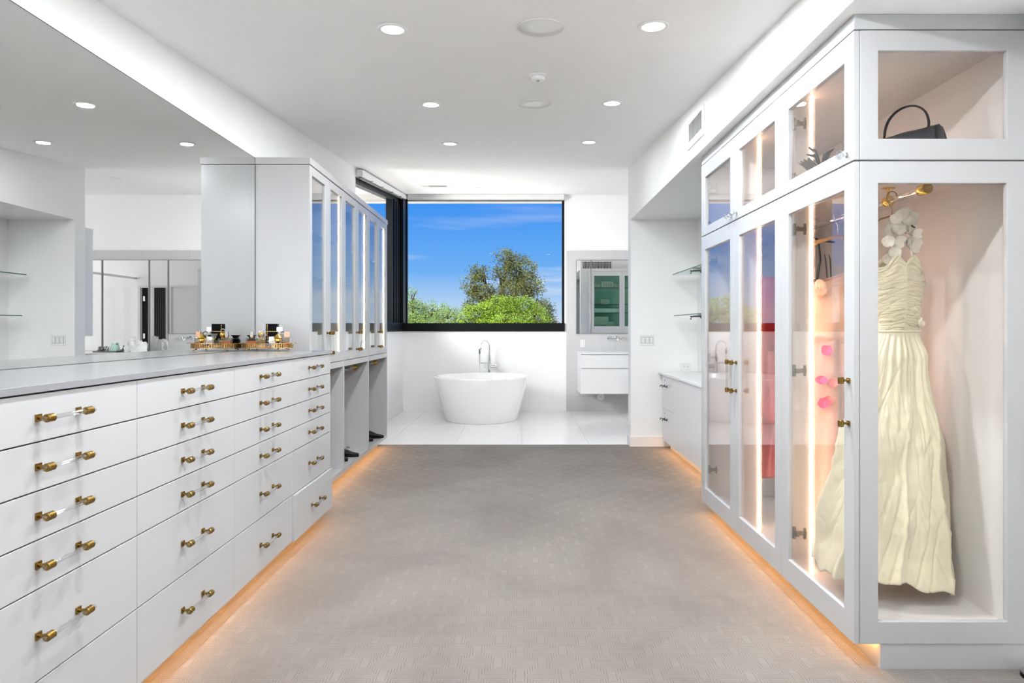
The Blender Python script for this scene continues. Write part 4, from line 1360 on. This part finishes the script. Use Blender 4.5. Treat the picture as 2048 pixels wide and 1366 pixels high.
obj('flange', MB().at((1.27, wy_, 0.225)).lathe([(0.056, -0.0003), (0.056, -0.006), (0.046, -0.010), (0.02, -0.011)], 28, 'y'), M['plastic'], pc, smooth=True, auto=0.6)
obj('stopper', MB().at((1.27, wy_, 0.225)).cyl(0.006, -0.016, -0.0105, 12, 'y'), M['iron'], pc)

# vanity mirror in panels with chrome joints
vm = thing('vanity_mirror', 'panelled mirror with chrome joints on the wall above the vanity', 'mirror', (2.2, ZB - 0.019, 1.22))
px = [0.89, 1.115, 1.84, 2.14, 2.88, 3.6]
for i in range(5):
    zl = 1.22 if px[i + 1] < 2.0 else 0.9425
    obj('mirror_panel', MB().box(px[i] + 0.001, px[i + 1] - 0.001, wy_ - 0.006, wy_ - 0.0004, zl, 2.372), M['mirror'], vm)
    obj('panel_joint', MB().box(px[i + 1] - 0.006, px[i + 1] + 0.006, wy_ - 0.022, wy_ - 0.0062, zl, 2.372), M['metal_dark'], vm) if i < 4 else None
obj('edge_trim', MB().box(0.888, 3.6, wy_ - 0.008, wy_ - 0.0004, 2.3725, 2.379), M['metal_dark'], vm)
obj('edge_trim', MB().box(0.884, 0.8895, wy_ - 0.008, wy_ - 0.0004, 1.22, 2.372), M['metal_dark'], vm)
obj('edge_trim', MB().box(0.888, 1.84, wy_ - 0.008, wy_ - 0.0004, 1.2145, 1.2195), M['metal_dark'], vm)

# things on the vanity (seen in the wide mirror)
tray = thing('cosmetics_tray', 'gunmetal tray holding rolled cosmetics pouches on the vanity', 'tray', (2.55, 9.53, 0.9425))
obj('tray_base', MB().box(2.40, 2.75, 9.42, 9.64, 0.9425, 0.950), M['metal_dark'], tray, bevel=0.002)
obj('tray_rim', MB().ring(lambda u, v, d: (u, v, d), 2.395, 2.755, 9.415, 9.645, 0.006, 0.006, 0.006, 0.006, 0.943, 0.962), M['metal_dark'], tray)
cp = thing('cosmetics_pouch', 'dark rolled cosmetics pouch lying in the tray on the vanity', 'pouch', (2.64, 9.53, 0.95))
obj('roll', MB().at((2.665, 9.53, 0.990)).lathe([(0.02, -0.10), (0.038, -0.09), (0.039, 0.09), (0.02, 0.10)], 20, 'y'), M['metal_dark'], cp, smooth=True)
obj('strap', MB().at((2.665, 9.53, 0.990)).lathe([(0.0405, -0.03), (0.0405, 0.03)], 20, 'y'), M['silver'], cp, smooth=True)
cp = thing('toiletry_bag', 'mint and white striped toiletry bag standing in the tray on the vanity', 'bag', (2.49, 9.53, 0.95))
obj('bag_body', MB().grid(lambda u, v: (2.49 + (0.075 - 0.035 * v) * math.cos(2 * math.pi * u), 9.53 + 0.085 * math.sin(2 * math.pi * u) * (1 - 0.3 * v), 0.9505 + 0.115 * v - 0.02 * v * math.cos(4 * math.pi * u)), 28, 8, wrap=True), M['mint'], cp, smooth=True)
for k in range(3):
    obj('stripe', MB().tube([(2.49 + 0.082 - 0.03 * k, 9.45 + 0.002 * k, 0.955), (2.49 + 0.06 - 0.03 * k, 9.445, 1.00), (2.49 + 0.045 - 0.03 * k, 9.46, 1.05)], 0.006, 6), M['white_card'], cp)


def tissue(u, v):
    a = 2 * math.pi * u
    th = math.pi * 0.5 * v
    n1 = 0.055 * noise.noise((math.cos(a) * 2.2, math.sin(a) * 2.2, v * 3)) + 0.03 * abs(noise.noise((math.cos(a) * 6, math.sin(a) * 6, v * 6)))
    r = (0.145 + n1) * math.cos(th) ** 0.6 + 0.004
    return (2.17 + r * math.cos(a), 9.52 + r * 0.75 * math.sin(a), 0.9425 + (0.155 + n1 * 0.9) * math.sin(th) + 0.05 * max(0, math.cos(a)) * v)


tag(obj('tissue_heap', MB().grid(tissue, 60, 26, wrap=True), M['cloth'], smooth=True), 'crumpled heap of white tissue paper on the vanity', 'tissue paper')

# towel cabinet on the bath side of the end wall (seen in the vanity mirror)
tcb = thing('towel_cabinet', 'white wall cabinet with green-tinted glass doors holding towels, reflected in the vanity mirror', 'cabinet', (2.0, 7.22, 1.21))
ty0, ty1 = 7.051, 7.40
obj('side_panel', MB().box(1.37, 1.385, ty0, ty1 - 0.022, 1.21, 2.42), M['lacquer_bright'], tcb)
obj('side_panel', MB().box(2.615, 2.63, ty0, ty1 - 0.022, 1.21, 2.42), M['lacquer_bright'], tcb)
obj('top_panel', MB().box(1.37, 2.63, ty0, ty1 + 0.004, 2.4205, 2.475), M['lacquer_bright'], tcb)
obj('bottom_panel', MB().box(1.3855, 2.6145, ty0, ty1 - 0.022, 1.21, 1.225), M['lacquer_bright'], tcb)
obj('back_panel', MB().box(1.3855, 2.6145, ty0, ty0 + 0.008, 1.2255, 2.42), M['mint'], tcb)
for (a, bb) in ((1.37, 1.999), (2.001, 2.63)):
    d = obj('door', MB().ring(AY(ty1 - 0.0215), a, bb, 1.215, 2.419, 0.085, 0.05, 0.13, 0.085, 0.0, 0.0215) if a < 1.5 else MB().ring(AY(ty1 - 0.0215), a, bb, 1.215, 2.419, 0.05, 0.085, 0.13, 0.085, 0.0, 0.0215), M['lacquer_bright'], tcb, bevel=0.002)
    obj('glass_pane', MB().box(a + 0.05, bb - 0.05, ty1 - 0.014, ty1 - 0.009, 1.34, 2.34), M['glass_green'], d)
for z in (1.60, 1.77, 2.095):
    obj('shelf', MB().box(1.3865, 2.6135, ty0 + 0.01, ty1 - 0.03, z, z + 0.010), M['shelf_glass'], tcb)
    obj('shelf_edge', MB().box(1.3865, 2.6135, ty1 - 0.0298, ty1 - 0.0282, z, z + 0.010), M['navy'], tcb)


def towel(x, z, w, d, h, label, mt='towel'):
    t = thing('folded_towel', label, 'towel', (x, 7.20, z), 'towels in the wall cabinet')
    for k in range(2):
        o = MB().box(x - w / 2, x + w / 2, 7.20 - d / 2, 7.20 + d / 2, z + 0.0005 + k * h / 2, z + (k + 1) * h / 2 - 0.001)
        obj('fold', o, M[mt], t, bevel=min(0.012, h / 4.5))


tz = 1.2255
for k, s in enumerate(('bottom', 'second from bottom', 'third from bottom', 'top')):
    towel(1.64, tz + 0.052 * k, 0.42, 0.22, 0.050, f'folded white towel, {s} of the low stack behind the cabinet glass')
for k, s in enumerate(('lower', 'upper')):
    towel(1.60, 1.4345 + 0.052 * k, 0.30, 0.2, 0.050, f'pale folded towel, {s} of the pair capping the low stack in the cabinet')
t = thing('folded_blanket', 'long white navy-edged fold of linen on the middle cabinet shelf', 'linen', (1.72, 7.20, 1.6105))
obj('fold', MB().box(1.46, 1.97, 7.1, 7.36, 1.611, 1.70), M['towel'], t, bevel=0.015)
obj('hem', MB().box(1.46, 1.97, 7.10, 7.363, 1.7005, 1.708), M['navy'], t)


def pouch(x, z, w, h, label):
    t = thing('canvas_pouch', label, 'pouch', (x, 7.26, z), 'canvas pouches in the wall cabinet')
    obj('pouch_body', MB().grid(lambda u, v: (x + w / 2 * (math.copysign(abs(math.cos(2 * math.pi * u)) ** 0.5, math.cos(2 * math.pi * u))) * (1 - 0.12 * v + 0.1 * math.sin(math.pi * v)), 7.26 + 0.05 * math.copysign(abs(math.sin(2 * math.pi * u)) ** 0.5, math.sin(2 * math.pi * u)) * (1 - 0.8 * v ** 2), z + 0.0005 + h * v), 36, 10, wrap=True), M['pouch'], t, smooth=True)
    mg = MB()
    s = h
    for k, (ox, oz, r) in enumerate(((-0.42, 0.62, 0.13), (-0.14, 0.62, 0.13), (0.14, 0.62, 0.13), (0.40, 0.62, 0.12), (-0.36, 0.28, 0.11), (-0.1, 0.28, 0.12), (0.16, 0.28, 0.11), (0.42, 0.30, 0.11))):
        mg.m = Matrix.Identity(4)
        mg.tube([(x + ox * w * 0.75 + r * s * math.cos(a), 7.312, z + oz * h + r * s * math.sin(a)) for a in [0.6 + 5.0 * q / 10 for q in range(11)]], h * 0.022, 6)
    obj('monogram', mg, M['red_ink'], t)
    obj('zip', MB().box(x - w * 0.42, x + w * 0.42, 7.252, 7.268, z + h, z + h + 0.004), M['navy'], t)


pouch(1.73, 2.1055, 0.24, 0.125, 'large cream canvas pouch with red monogram on the top cabinet shelf')
pouch(1.515, 2.1055, 0.12, 0.07, 'small cream pouch with red monogram beside the large one, at the cabinet hinge side')
pouch(1.92, 2.1055, 0.13, 0.075, 'small cream pouch with red monogram near the middle of the towel cabinet')
pouch(1.68, 1.7805, 0.17, 0.10, 'cream pouch with red monogram on the second shelf of the towel cabinet')
# grille over the towel cabinet
t = thing('wall_grille', 'dark square-meshed air grille high on the bath wall, reflected in the vanity mirror', 'vent', (1.55, 7.05, 2.57))
obj('frame', MB().ring(AY(7.0505), 1.235, 1.87, 2.487, 2.667, 0.025, 0.025, 0.025, 0.025, 0.0, 0.010), M['plastic'], t)
obj('duct_shade', MB().box(1.26, 1.845, 7.0508, 7.0528, 2.512, 2.642), M['black'], t)  # flat black plate painted as shade behind the mesh
for k in range(20):
    x = 1.275 + k * 0.0295
    obj('louvre', MB().box(x - 0.003, x + 0.003, 7.053, 7.058, 2.512, 2.642), M['plastic'], t)
for k in range(4):
    z = 2.538 + k * 0.026
    obj('cross_bar', MB().box(1.26, 1.845, 7.0582, 7.0605, z - 0.0025, z + 0.0025), M['plastic'], t)

# ------------------------------------------------------------------ perfume tray
ZC = 1.1525
PTX, PTY = -1.672, 4.145
pt = thing('perfume_tray', 'oval gilt gallery tray on small feet at the far end of the worktop', 'tray', (PTX, PTY, ZC))
ea, eb = 0.162, 0.095


def oval(r_off, z, n=72):
    return [((ea + r_off) * math.cos(2 * math.pi * k / n), (eb + r_off) * math.sin(2 * math.pi * k / n), z) for k in range(n + 1)]


TB = 0.020
pm = MB().prism([(p_[0], p_[1]) for p_ in oval(0, 0)[:-1]], lambda u, v, d: (u, v, d), TB - 0.004, TB)
loc(pt, 'tray_base', pm, M['mirror'])
loc(pt, 'lower_rail', MB().tube(oval(0.001, TB), 0.0028, 6), M['tray_gold'], smooth=True)
loc(pt, 'upper_rail', MB().tube(oval(0.004, TB + 0.029), [0.0026] * 73, 6), M['tray_gold'], smooth=True)
n = 64
for k in range(n):
    a = 2 * math.pi * k / n
    ca, sa = math.cos(a), math.sin(a)
    loc(pt, 'gallery_bar', MB().at(((ea + 0.002) * ca, (eb + 0.002) * sa, 0), (0, 0, math.atan2(sa / eb, ca / ea))).box(-0.001, 0.001, -0.0035, 0.0035, TB, TB + 0.029), M['tray_gold'])
for ax, ay in ((-0.10, -0.072), (0.10, -0.072), (-0.10, 0.072), (0.10, 0.072)):
    loc(pt, 'foot', MB().tube([(ax * 0.95, ay * 0.95, TB - 0.003), (ax * 1.05, ay * 1.1, 0.010), (ax * 1.12, ay * 1.15, 0.0045)], [0.009, 0.004, 0.0045], 8), M['tray_gold'], smooth=True)
for s in (-1, 1):
    loc(pt, 'handle', MB().tube([(s * (ea + 0.004), -0.03, TB + 0.029), (s * (ea + 0.022), -0.018, TB + 0.031), (s * (ea + 0.026), 0, TB + 0.031), (s * (ea + 0.022), 0.018, TB + 0.031), (s * (ea + 0.004), 0.03, TB + 0.029)], 0.003, 6), M['tray_gold'], smooth=True)
BZ = ZC + TB + 0.0005


def bottle(x, y, label, build):
    t = thing('perfume_bottle', label, 'perfume', (PTX + x, PTY + y, BZ), 'perfume bottles on the tray')
    build(t)
    t.scale = (1.06,) * 3 if build is tall_black else (1.17,) * 3
    return t


def sq(w, d, h, liq, cap, fill=0.45, capw=None, caph=0.022, capm='silver', neck=True, glass='perfume_glass'):
    def f_(t):
        loc(t, 'flask', MB().box(-w / 2, w / 2, -d / 2, d / 2, 0, h), M[glass], bevel=0.003)
        if liq:
            loc(t, 'perfume', MB().box(-w / 2 + 0.004, w / 2 - 0.004, -d / 2 + 0.004, d / 2 - 0.004, 0.004, h * fill), M[liq])
        if neck:
            loc(t, 'collar', MB().cyl(0.008, h, h + 0.006, 16), M['gold'], smooth=True, auto=0.6)
        cw = capw or w * 0.45
        z0 = h + (0.0062 if neck else 0.0005)
        if cap == 'round':
            loc(t, 'cap', MB().cyl(cw / 2, z0, z0 + caph, 20), M[capm], smooth=True, auto=0.6)
        elif cap == 'sq':
            loc(t, 'cap', MB().box(-cw / 2, cw / 2, -cw / 2, cw / 2, z0, z0 + caph), M[capm], bevel=0.0015)
    return f_


def flared(t):
    loc(t, 'flask', MB().at(rot=(0, 0, 0)).prism([(-0.022, 0), (0.022, 0), (0.022, 0.040), (0.014, 0.052), (-0.014, 0.052), (-0.022, 0.040)], AY(-0.014), 0, 0.028), M['black_gloss'], bevel=0.002)
    loc(t, 'stopper', MB().prism([(-0.010, 0.0525), (0.010, 0.0525), (0.014, 0.062), (0.023, 0.067), (0.023, 0.071), (-0.023, 0.071), (-0.023, 0.067), (-0.014, 0.062)], AY(-0.011), 0, 0.022), M['black_gloss'])


def loop_cap(t):
    sq(0.046, 0.026, 0.052, 'pale_liquid', None, 0.8)(t)
    loc(t, 'cap', MB().lathe([(0.010, 0.0585), (0.015, 0.062), (0.017, 0.072), (0.015, 0.084), (0.009, 0.087)], 20), M['gold'], smooth=True)
    loc(t, 'loop', MB().tube([(0.012 * math.cos(a), 0, 0.094 + 0.012 * math.sin(a)) for a in [2 * math.pi * k / 16 for k in range(17)]], 0.002, 6), M['silver'], smooth=True)


def tall_black(t):
    loc(t, 'flask', MB().box(-0.036, 0.036, -0.016, 0.016, 0, 0.100), M['black_gloss'], bevel=0.0015)
    loc(t, 'cap', MB().box(-0.036, 0.036, -0.016, 0.016, 0.1035, 0.150), M['black_gloss'], bevel=0.0015)
    loc(t, 'gold_band', MB().box(-0.0355, 0.0355, -0.0155, 0.0155, 0.1002, 0.1033), M['gold'])
    loc(t, 'gold_stripe', MB().box(-0.027, -0.0245, -0.0168, -0.0162, 0.004, 0.146), M['gold'])


def fan(t):
    loc(t, 'flask', MB().prism([(-0.034, 0)] + [(0.046 * math.cos(a), 0.006 + 0.040 * math.sin(a)) for a in [math.pi * k / 12 for k in range(13)]][::-1] + [(0.034, 0)], AY(-0.010), 0, 0.020), M['perfume_glass'], bevel=0.001)
    loc(t, 'perfume', MB().prism([(-0.036, 0.003), (0.036, 0.003), (0.040, 0.016), (-0.040, 0.016)], AY(-0.007), 0, 0.014), M['rose_liquid'])
    loc(t, 'collar', MB().cyl(0.007, 0.0463, 0.052, 16), M['gold'])
    loc(t, 'stopper', MB().prism([(-0.006, 0.0522), (0.006, 0.0522), (0.020, 0.080), (-0.020, 0.080)], AY(-0.006), 0, 0.012), M['crystal'], bevel=0.001)


def labelled(t):
    loc(t, 'flask', MB().box(-0.018, 0.018, -0.010, 0.010, 0, 0.062), M['white_card'], bevel=0.0015)
    loc(t, 'cap', MB().cyl(0.010, 0.0625, 0.072, 16), M['black_gloss'])
    loc(t, 'label_mark', MB().box(-0.011, 0.011, -0.0108, -0.0103, 0.034, 0.0355), M['black'])
    loc(t, 'label_emblem', MB().box(-0.0015, 0.0015, -0.0108, -0.0103, 0.041, 0.044), M['black'])


def ornate(t):
    loc(t, 'flask', MB().lathe([(0.016, 0), (0.024, 0.010), (0.024, 0.022), (0.014, 0.032), (0.010, 0.034)], 20), M['perfume_glass'], smooth=True)
    loc(t, 'perfume', MB().lathe([(0.013, 0.003), (0.019, 0.010), (0.019, 0.016)], 16), M['amber'])
    loc(t, 'cap', MB().lathe([(0.010, 0.0345), (0.020, 0.040), (0.018, 0.050), (0.024, 0.056), (0.018, 0.064), (0.010, 0.074), (0.004, 0.080)], 14), M['gold'])


def atomizer(t):
    loc(t, 'flask', MB().lathe([(0.024, 0), (0.027, 0.006), (0.027, 0.070), (0.020, 0.080)], 24), M['perfume_glass'], smooth=True)
    loc(t, 'cap', MB().box(-0.013, 0.013, -0.013, 0.013, 0.0905, 0.1165), M['white_card'], bevel=0.002)
    loc(t, 'collar', MB().cyl(0.010, 0.0802, 0.0903, 16), M['silver'])
    loc(t, 'hose', MB().tube([(0.010, -0.004, 0.088), (0.024, -0.008, 0.091), (0.034, -0.012, 0.084), (0.036, -0.014, 0.070)], 0.0028, 6), M['black'], smooth=True)


def blue_mini(t):
    loc(t, 'flask', MB().lathe([(0.010, 0), (0.014, 0.004), (0.014, 0.010), (0.006, 0.013)], 16), M['gold'], smooth=True)
    loc(t, 'cap', MB().lathe([(0.013, 0.0132), (0.015, 0.017), (0.008, 0.024), (0.003, 0.026)], 16), M['blue'], smooth=True)


bottle(-0.118, 0.025, 'black flared-stopper perfume bottle at the mirror end of the tray', flared)
bottle(-0.090, -0.040, 'square amber perfume bottle with a ribbed silver cap', sq(0.058, 0.028, 0.056, 'amber', 'round', 0.7, 0.022, 0.028, 'silver'))
bottle(-0.044, 0.000, 'square perfume bottle with a gold drum cap and loop', loop_cap)
bottle(0.010, 0.050, 'tall black perfume box-bottle with a fine gold stripe, highest on the tray', tall_black)
bottle(-0.010, -0.050, 'fan-shaped clear perfume bottle with rose liquid and crystal stopper', fan)
bottle(0.036, -0.012, 'white-labelled square perfume bottle with black cap', labelled)
bottle(0.062, 0.040, 'clear atomizer with a white square top and black tube', atomizer)
bottle(0.078, -0.030, 'round perfume bottle crowned with an ornate gold stopper', ornate)
bottle(0.122, 0.012, 'clear perfume bottle with pale pink cap over dark amber, farthest from the mirror', sq(0.040, 0.028, 0.054, 'amber', 'sq', 0.6, 0.024, 0.030, 'rose_liquid'))
bottle(0.030, -0.068, 'tiny blue-topped gold perfume miniature at the front of the tray', blue_mini)

# ------------------------------------------------------------------ foot of a stand at the near edge of the carpet
dsx = thing('floor_weight', 'black rubber-edged chrome disc on the carpet beside the wardrobe plinth', 'floor weight', (1.905, 2.325, 0))
loc(dsx, 'rubber_base', MB().lathe([(0.034, 0.0), (0.036, 0.004), (0.036, 0.012), (0.033, 0.016)], 32), M['black'], smooth=True, auto=0.7)
loc(dsx, 'metal_top', MB().lathe([(0.034, 0.0162), (0.034, 0.024), (0.030, 0.027), (0.01, 0.027)], 32), M['chrome'], smooth=True, auto=0.7)


# ------------------------------------------------------------------ outside: ground, trees, palm
struct('ground', MB().box(-150, 150, -60, 260, -4.2, -4.0), M['ground'])


def foliage(blobs, n, size, seed, shape=1.6):
    rnd = random.Random(seed)
    vs, fs = [], []
    tot = sum(b_[3] * b_[4] * b_[5] for b_ in blobs)
    for (bx, by, bz, rx, ry, rz) in blobs:
        cnt = int(n * rx * ry * rz / tot)
        ncl = max(4, cnt // 22)
        cl = []
        for _ in range(ncl):
            while True:
                q = Vector((rnd.uniform(-1, 1), rnd.uniform(-1, 1), rnd.uniform(-1, 1)))
                if 0.05 < q.length < 1:
                    break
            q = q.normalized() * (q.length ** 0.55)
            cl.append(Vector((bx + q.x * rx, by + q.y * ry, bz + q.z * rz)))
        for i in range(cnt):
            p_ = cl[i % ncl] + Vector((rnd.gauss(0, 1), rnd.gauss(0, 1), rnd.gauss(0, 0.8))) * (size * 1.9)
            d_ = Vector((rnd.gauss(0, 1), rnd.gauss(0, 1), rnd.gauss(0, 0.7))).normalized()
            e_ = d_.cross(Vector((rnd.gauss(0, 1), rnd.gauss(0, 1), rnd.gauss(0, 1)))).normalized()
            s_ = size * rnd.uniform(0.6, 1.25)
            k = len(vs)
            nn = d_.cross(e_) * (s_ * 0.18)
            vs += [tuple(p_ - d_ * s_ * shape * 0.5), tuple(p_ + e_ * s_ * 0.36 + nn), tuple(p_ + d_ * s_ * shape * 0.5), tuple(p_ - e_ * s_ * 0.36 + nn)]
            fs.append((k, k + 1, k + 2, k + 3))
    mb = MB()
    mb.v, mb.f = vs, fs
    return mb


def tree(name, label, base, blobs, n, size, lm, seed, trunk_r=0.12, branches=True):
    t = thing(name, label, 'tree', base, 'trees beyond the bath window')
    obj('foliage', foliage(blobs, n, size, seed), M[lm], t)['kind'] = 'stuff'
    rnd = random.Random(seed + 5)
    tb_ = MB()
    cx_ = sum(b_[0] for b_ in blobs) / len(blobs)
    cz_ = min(b_[2] - b_[5] * 0.6 for b_ in blobs)
    b0 = Vector(base)
    fork = Vector((cx_, base[1], cz_))
    tb_.tube([b0, (b0 + fork) / 2 + Vector((0.1, 0, 0)), fork], [trunk_r * 1.4, trunk_r * 1.1, trunk_r], 8)
    obj('trunk', tb_, M['bark'], t, smooth=True)
    bm_ = MB()
    for (bx, by, bz, rx, ry, rz) in blobs:
        c_ = Vector((bx, by, bz))
        mid = (fork + c_) / 2 + Vector((rnd.uniform(-.2, .2), 0, -0.15))
        bm_.tube([fork, mid, c_], [trunk_r * 0.7, trunk_r * 0.5, trunk_r * 0.28], 6)
        for k in range(7):
            e_ = c_ + Vector((rnd.uniform(-.8, .8) * rx, rnd.uniform(-.8, .8) * ry, rnd.uniform(-.5, .9) * rz))
            bm_.tube([mid.lerp(c_, rnd.uniform(0.3, 1)), (c_ + e_) / 2 + Vector((0, 0, rnd.uniform(-.15, .15))), e_], [trunk_r * 0.22, trunk_r * 0.14, trunk_r * 0.05], 5)
    obj('branches', bm_, M['bark'], t, smooth=True)
    return t


# tall olive-brown tree about 30 m away
D = 30.0
k_ = D / 1250
bl = []
for (px_, py_, rx_, rz_) in ((1013, 520, 24, 20), (1042, 538, 28, 24), (1008, 553, 24, 20), (1062, 574, 26, 22), (1032, 584, 34, 22), (1078, 606, 14, 11), (958, 546, 22, 17), (943, 572, 20, 20), (968, 588, 28, 20), (955, 614, 26, 20), (1002, 610, 34, 18)):
    bl.append(((px_ - 1040) * k_, D + random.uniform(-.6, .6), 1.3 + (657 - py_) * k_, rx_ * k_, rx_ * k_ * 0.8, rz_ * k_))
tree('shade_tree', 'tall open olive-brown tree rising highest outside the picture window', (-0.9, D, -4.0), bl, 19000, 0.060, 'leaf_olive', 11, 0.15)
# lime bush in front
D = 22.0
k_ = D / 1250
bl = []
for (px_, py_, rx_, rz_) in ((960, 628, 34, 20), (1000, 618, 40, 26), (1040, 622, 40, 28), (1072, 634, 28, 20), (1010, 650, 70, 22), (940, 652, 26, 18), (1060, 655, 44, 16)):
    bl.append(((px_ - 1040) * k_, D + random.uniform(-.4, .4), 1.3 + (657 - py_) * k_, rx_ * k_, rx_ * k_ * 0.8, rz_ * k_))
tree('leafy_tree', 'bright lime-green bushy tree in front of the tall tree', (-0.5, D, -4.0), bl, 34000, 0.042, 'leaf_lime', 21, 0.12)
# softer green to the side
D = 24.0
k_ = D / 1250
bl = []
for (px_, py_, rx_, rz_) in ((822, 600, 14, 26), (832, 622, 26, 22), (868, 622, 26, 20), (900, 634, 28, 18), (845, 648, 40, 18), (790, 625, 26, 30), (920, 648, 20, 14), (755, 620, 30, 30), (730, 640, 30, 24)):
    bl.append(((px_ - 1040) * k_, D + random.uniform(-.4, .4), 1.3 + (657 - py_) * k_, rx_ * k_, rx_ * k_ * 0.8, rz_ * k_))
tree('airy_tree', 'pale green airy tree beside the black corner post of the windows', (-4.0, D, -4.0), bl, 22000, 0.040, 'leaf_soft', 31, 0.10)
D = 34.0
k_ = D / 1250
bl = []
for (px_, py_, rx_, rz_) in ((1092, 622, 14, 18), (1096, 645, 16, 14)):
    bl.append(((px_ - 1040) * k_, D, 1.3 + (657 - py_) * k_, rx_ * k_, rx_ * k_ * 0.8, rz_ * k_))
tree('far_tree', 'small dark tree just past the lime-green one, near the window jamb', (1.5, D, -4.0), bl, 2200, 0.07, 'leaf_dark', 41, 0.08)

# palm beyond the side window (it shows in the wardrobe glass)
pl = thing('palm_tree', 'fan palm outside the side window, mirrored in the wardrobe glass', 'palm', (-4.9, 14.2, -4.0))
obj('trunk', MB().tube([(-4.9, 14.2, -4.0), (-4.85, 14.2, -1.0), (-4.8, 14.2, 2.3)], [0.17, 0.13, 0.11], 12), M['bark'], pl, smooth=True)
rnd = random.Random(3)
for i in range(26):
    az = rnd.uniform(0, 2 * math.pi)
    el = rnd.uniform(-0.5, 1.2)
    c0 = Vector((-4.8, 14.2, 2.3))
    d0 = Vector((math.cos(az) * math.cos(el), math.sin(az) * math.cos(el), math.sin(el)))
    tip = c0 + d0 * 0.75
    mb = MB().tube([c0, c0 + d0 * 0.4 + Vector((0, 0, 0.03)), tip], [0.014, 0.011, 0.008], 5)
    sd = d0.cross(Vector((0, 0, 1))).normalized()
    for q in range(15):
        an = (q - 7) / 7 * 1.5
        dd = (d0 * math.cos(an) + sd * math.sin(an)).normalized()
        e1 = tip + dd * 0.30
        e2 = tip + dd * 0.62 + Vector((0, 0, -0.10))
        w_ = dd.cross(Vector((0, 0, 1))).normalized() * 0.016
        mb.m = Matrix.Identity(4)
        mb.add([tuple(tip), tuple(e1 + w_), tuple(e2), tuple(e1 - w_)], [(0, 1, 2, 3)])
    obj('frond', mb, M['palm'], pl)

# fill lamps added out of view; the first in an invented frame behind the camera
w3 = bpy.data.objects.new('rear_fill_frame', None)
COL.objects.link(w3)
w3['kind'] = 'structure'
obj('window_frame', MB().ring(AY(YF), -1.7, 1.7, 0.04, 2.36, 0.04, 0.04, 0.04, 0.04, 0.001, 0.03), M['lacquer'], w3)
w4 = bpy.data.objects.new('bath_fill_frame', None)  # invented frame on the unseen bath wall, carrying a fill lamp
COL.objects.link(w4)
w4['kind'] = 'structure'
obj('window_frame', MB().ring(AX(7.5), 7.2, 9.6, 0.5, 3.0, 0.04, 0.04, 0.04, 0.04, -0.03, -0.001), M['black'], w4)


def add_fill(par, pos, rot, sx, sy, power):  # area lamp added out of view to brighten the rooms
    ld = bpy.data.lights.new('added_fill', 'AREA')
    ld.shape = 'RECTANGLE'
    ld.size, ld.size_y = sx, sy
    ld.energy = power
    ld.color = (0.97, 0.985, 1.0)
    lo = bpy.data.objects.new('added_fill', ld)
    COL.objects.link(lo)
    lo.location = pos
    lo.rotation_euler = rot
    lo.parent = par


add_fill(w3, (0, YF + 0.02, 1.2), (math.pi / 2, 0, 0), 3.3, 2.2, REAR_FILL_POWER)
add_fill(w2, (-4.3, 6.0, 2.4), (0, -math.pi / 2, 0), 1.9, 2.2, SIDE_FILL_POWER)  # fill lamp added outside the side window, out of view
# lamp added below the sill outside, lighting the ceilings like ground bounce
add_fill(w1, (-1.0, 17.0, -1.4), (math.radians(112), 0, math.pi), 14.0, 2.6, GROUND_FILL_POWER)
add_fill(w4, (7.485, 8.4, 1.75), (0, math.pi / 2, 0), 2.4, 2.3, BATH_FILL_POWER)
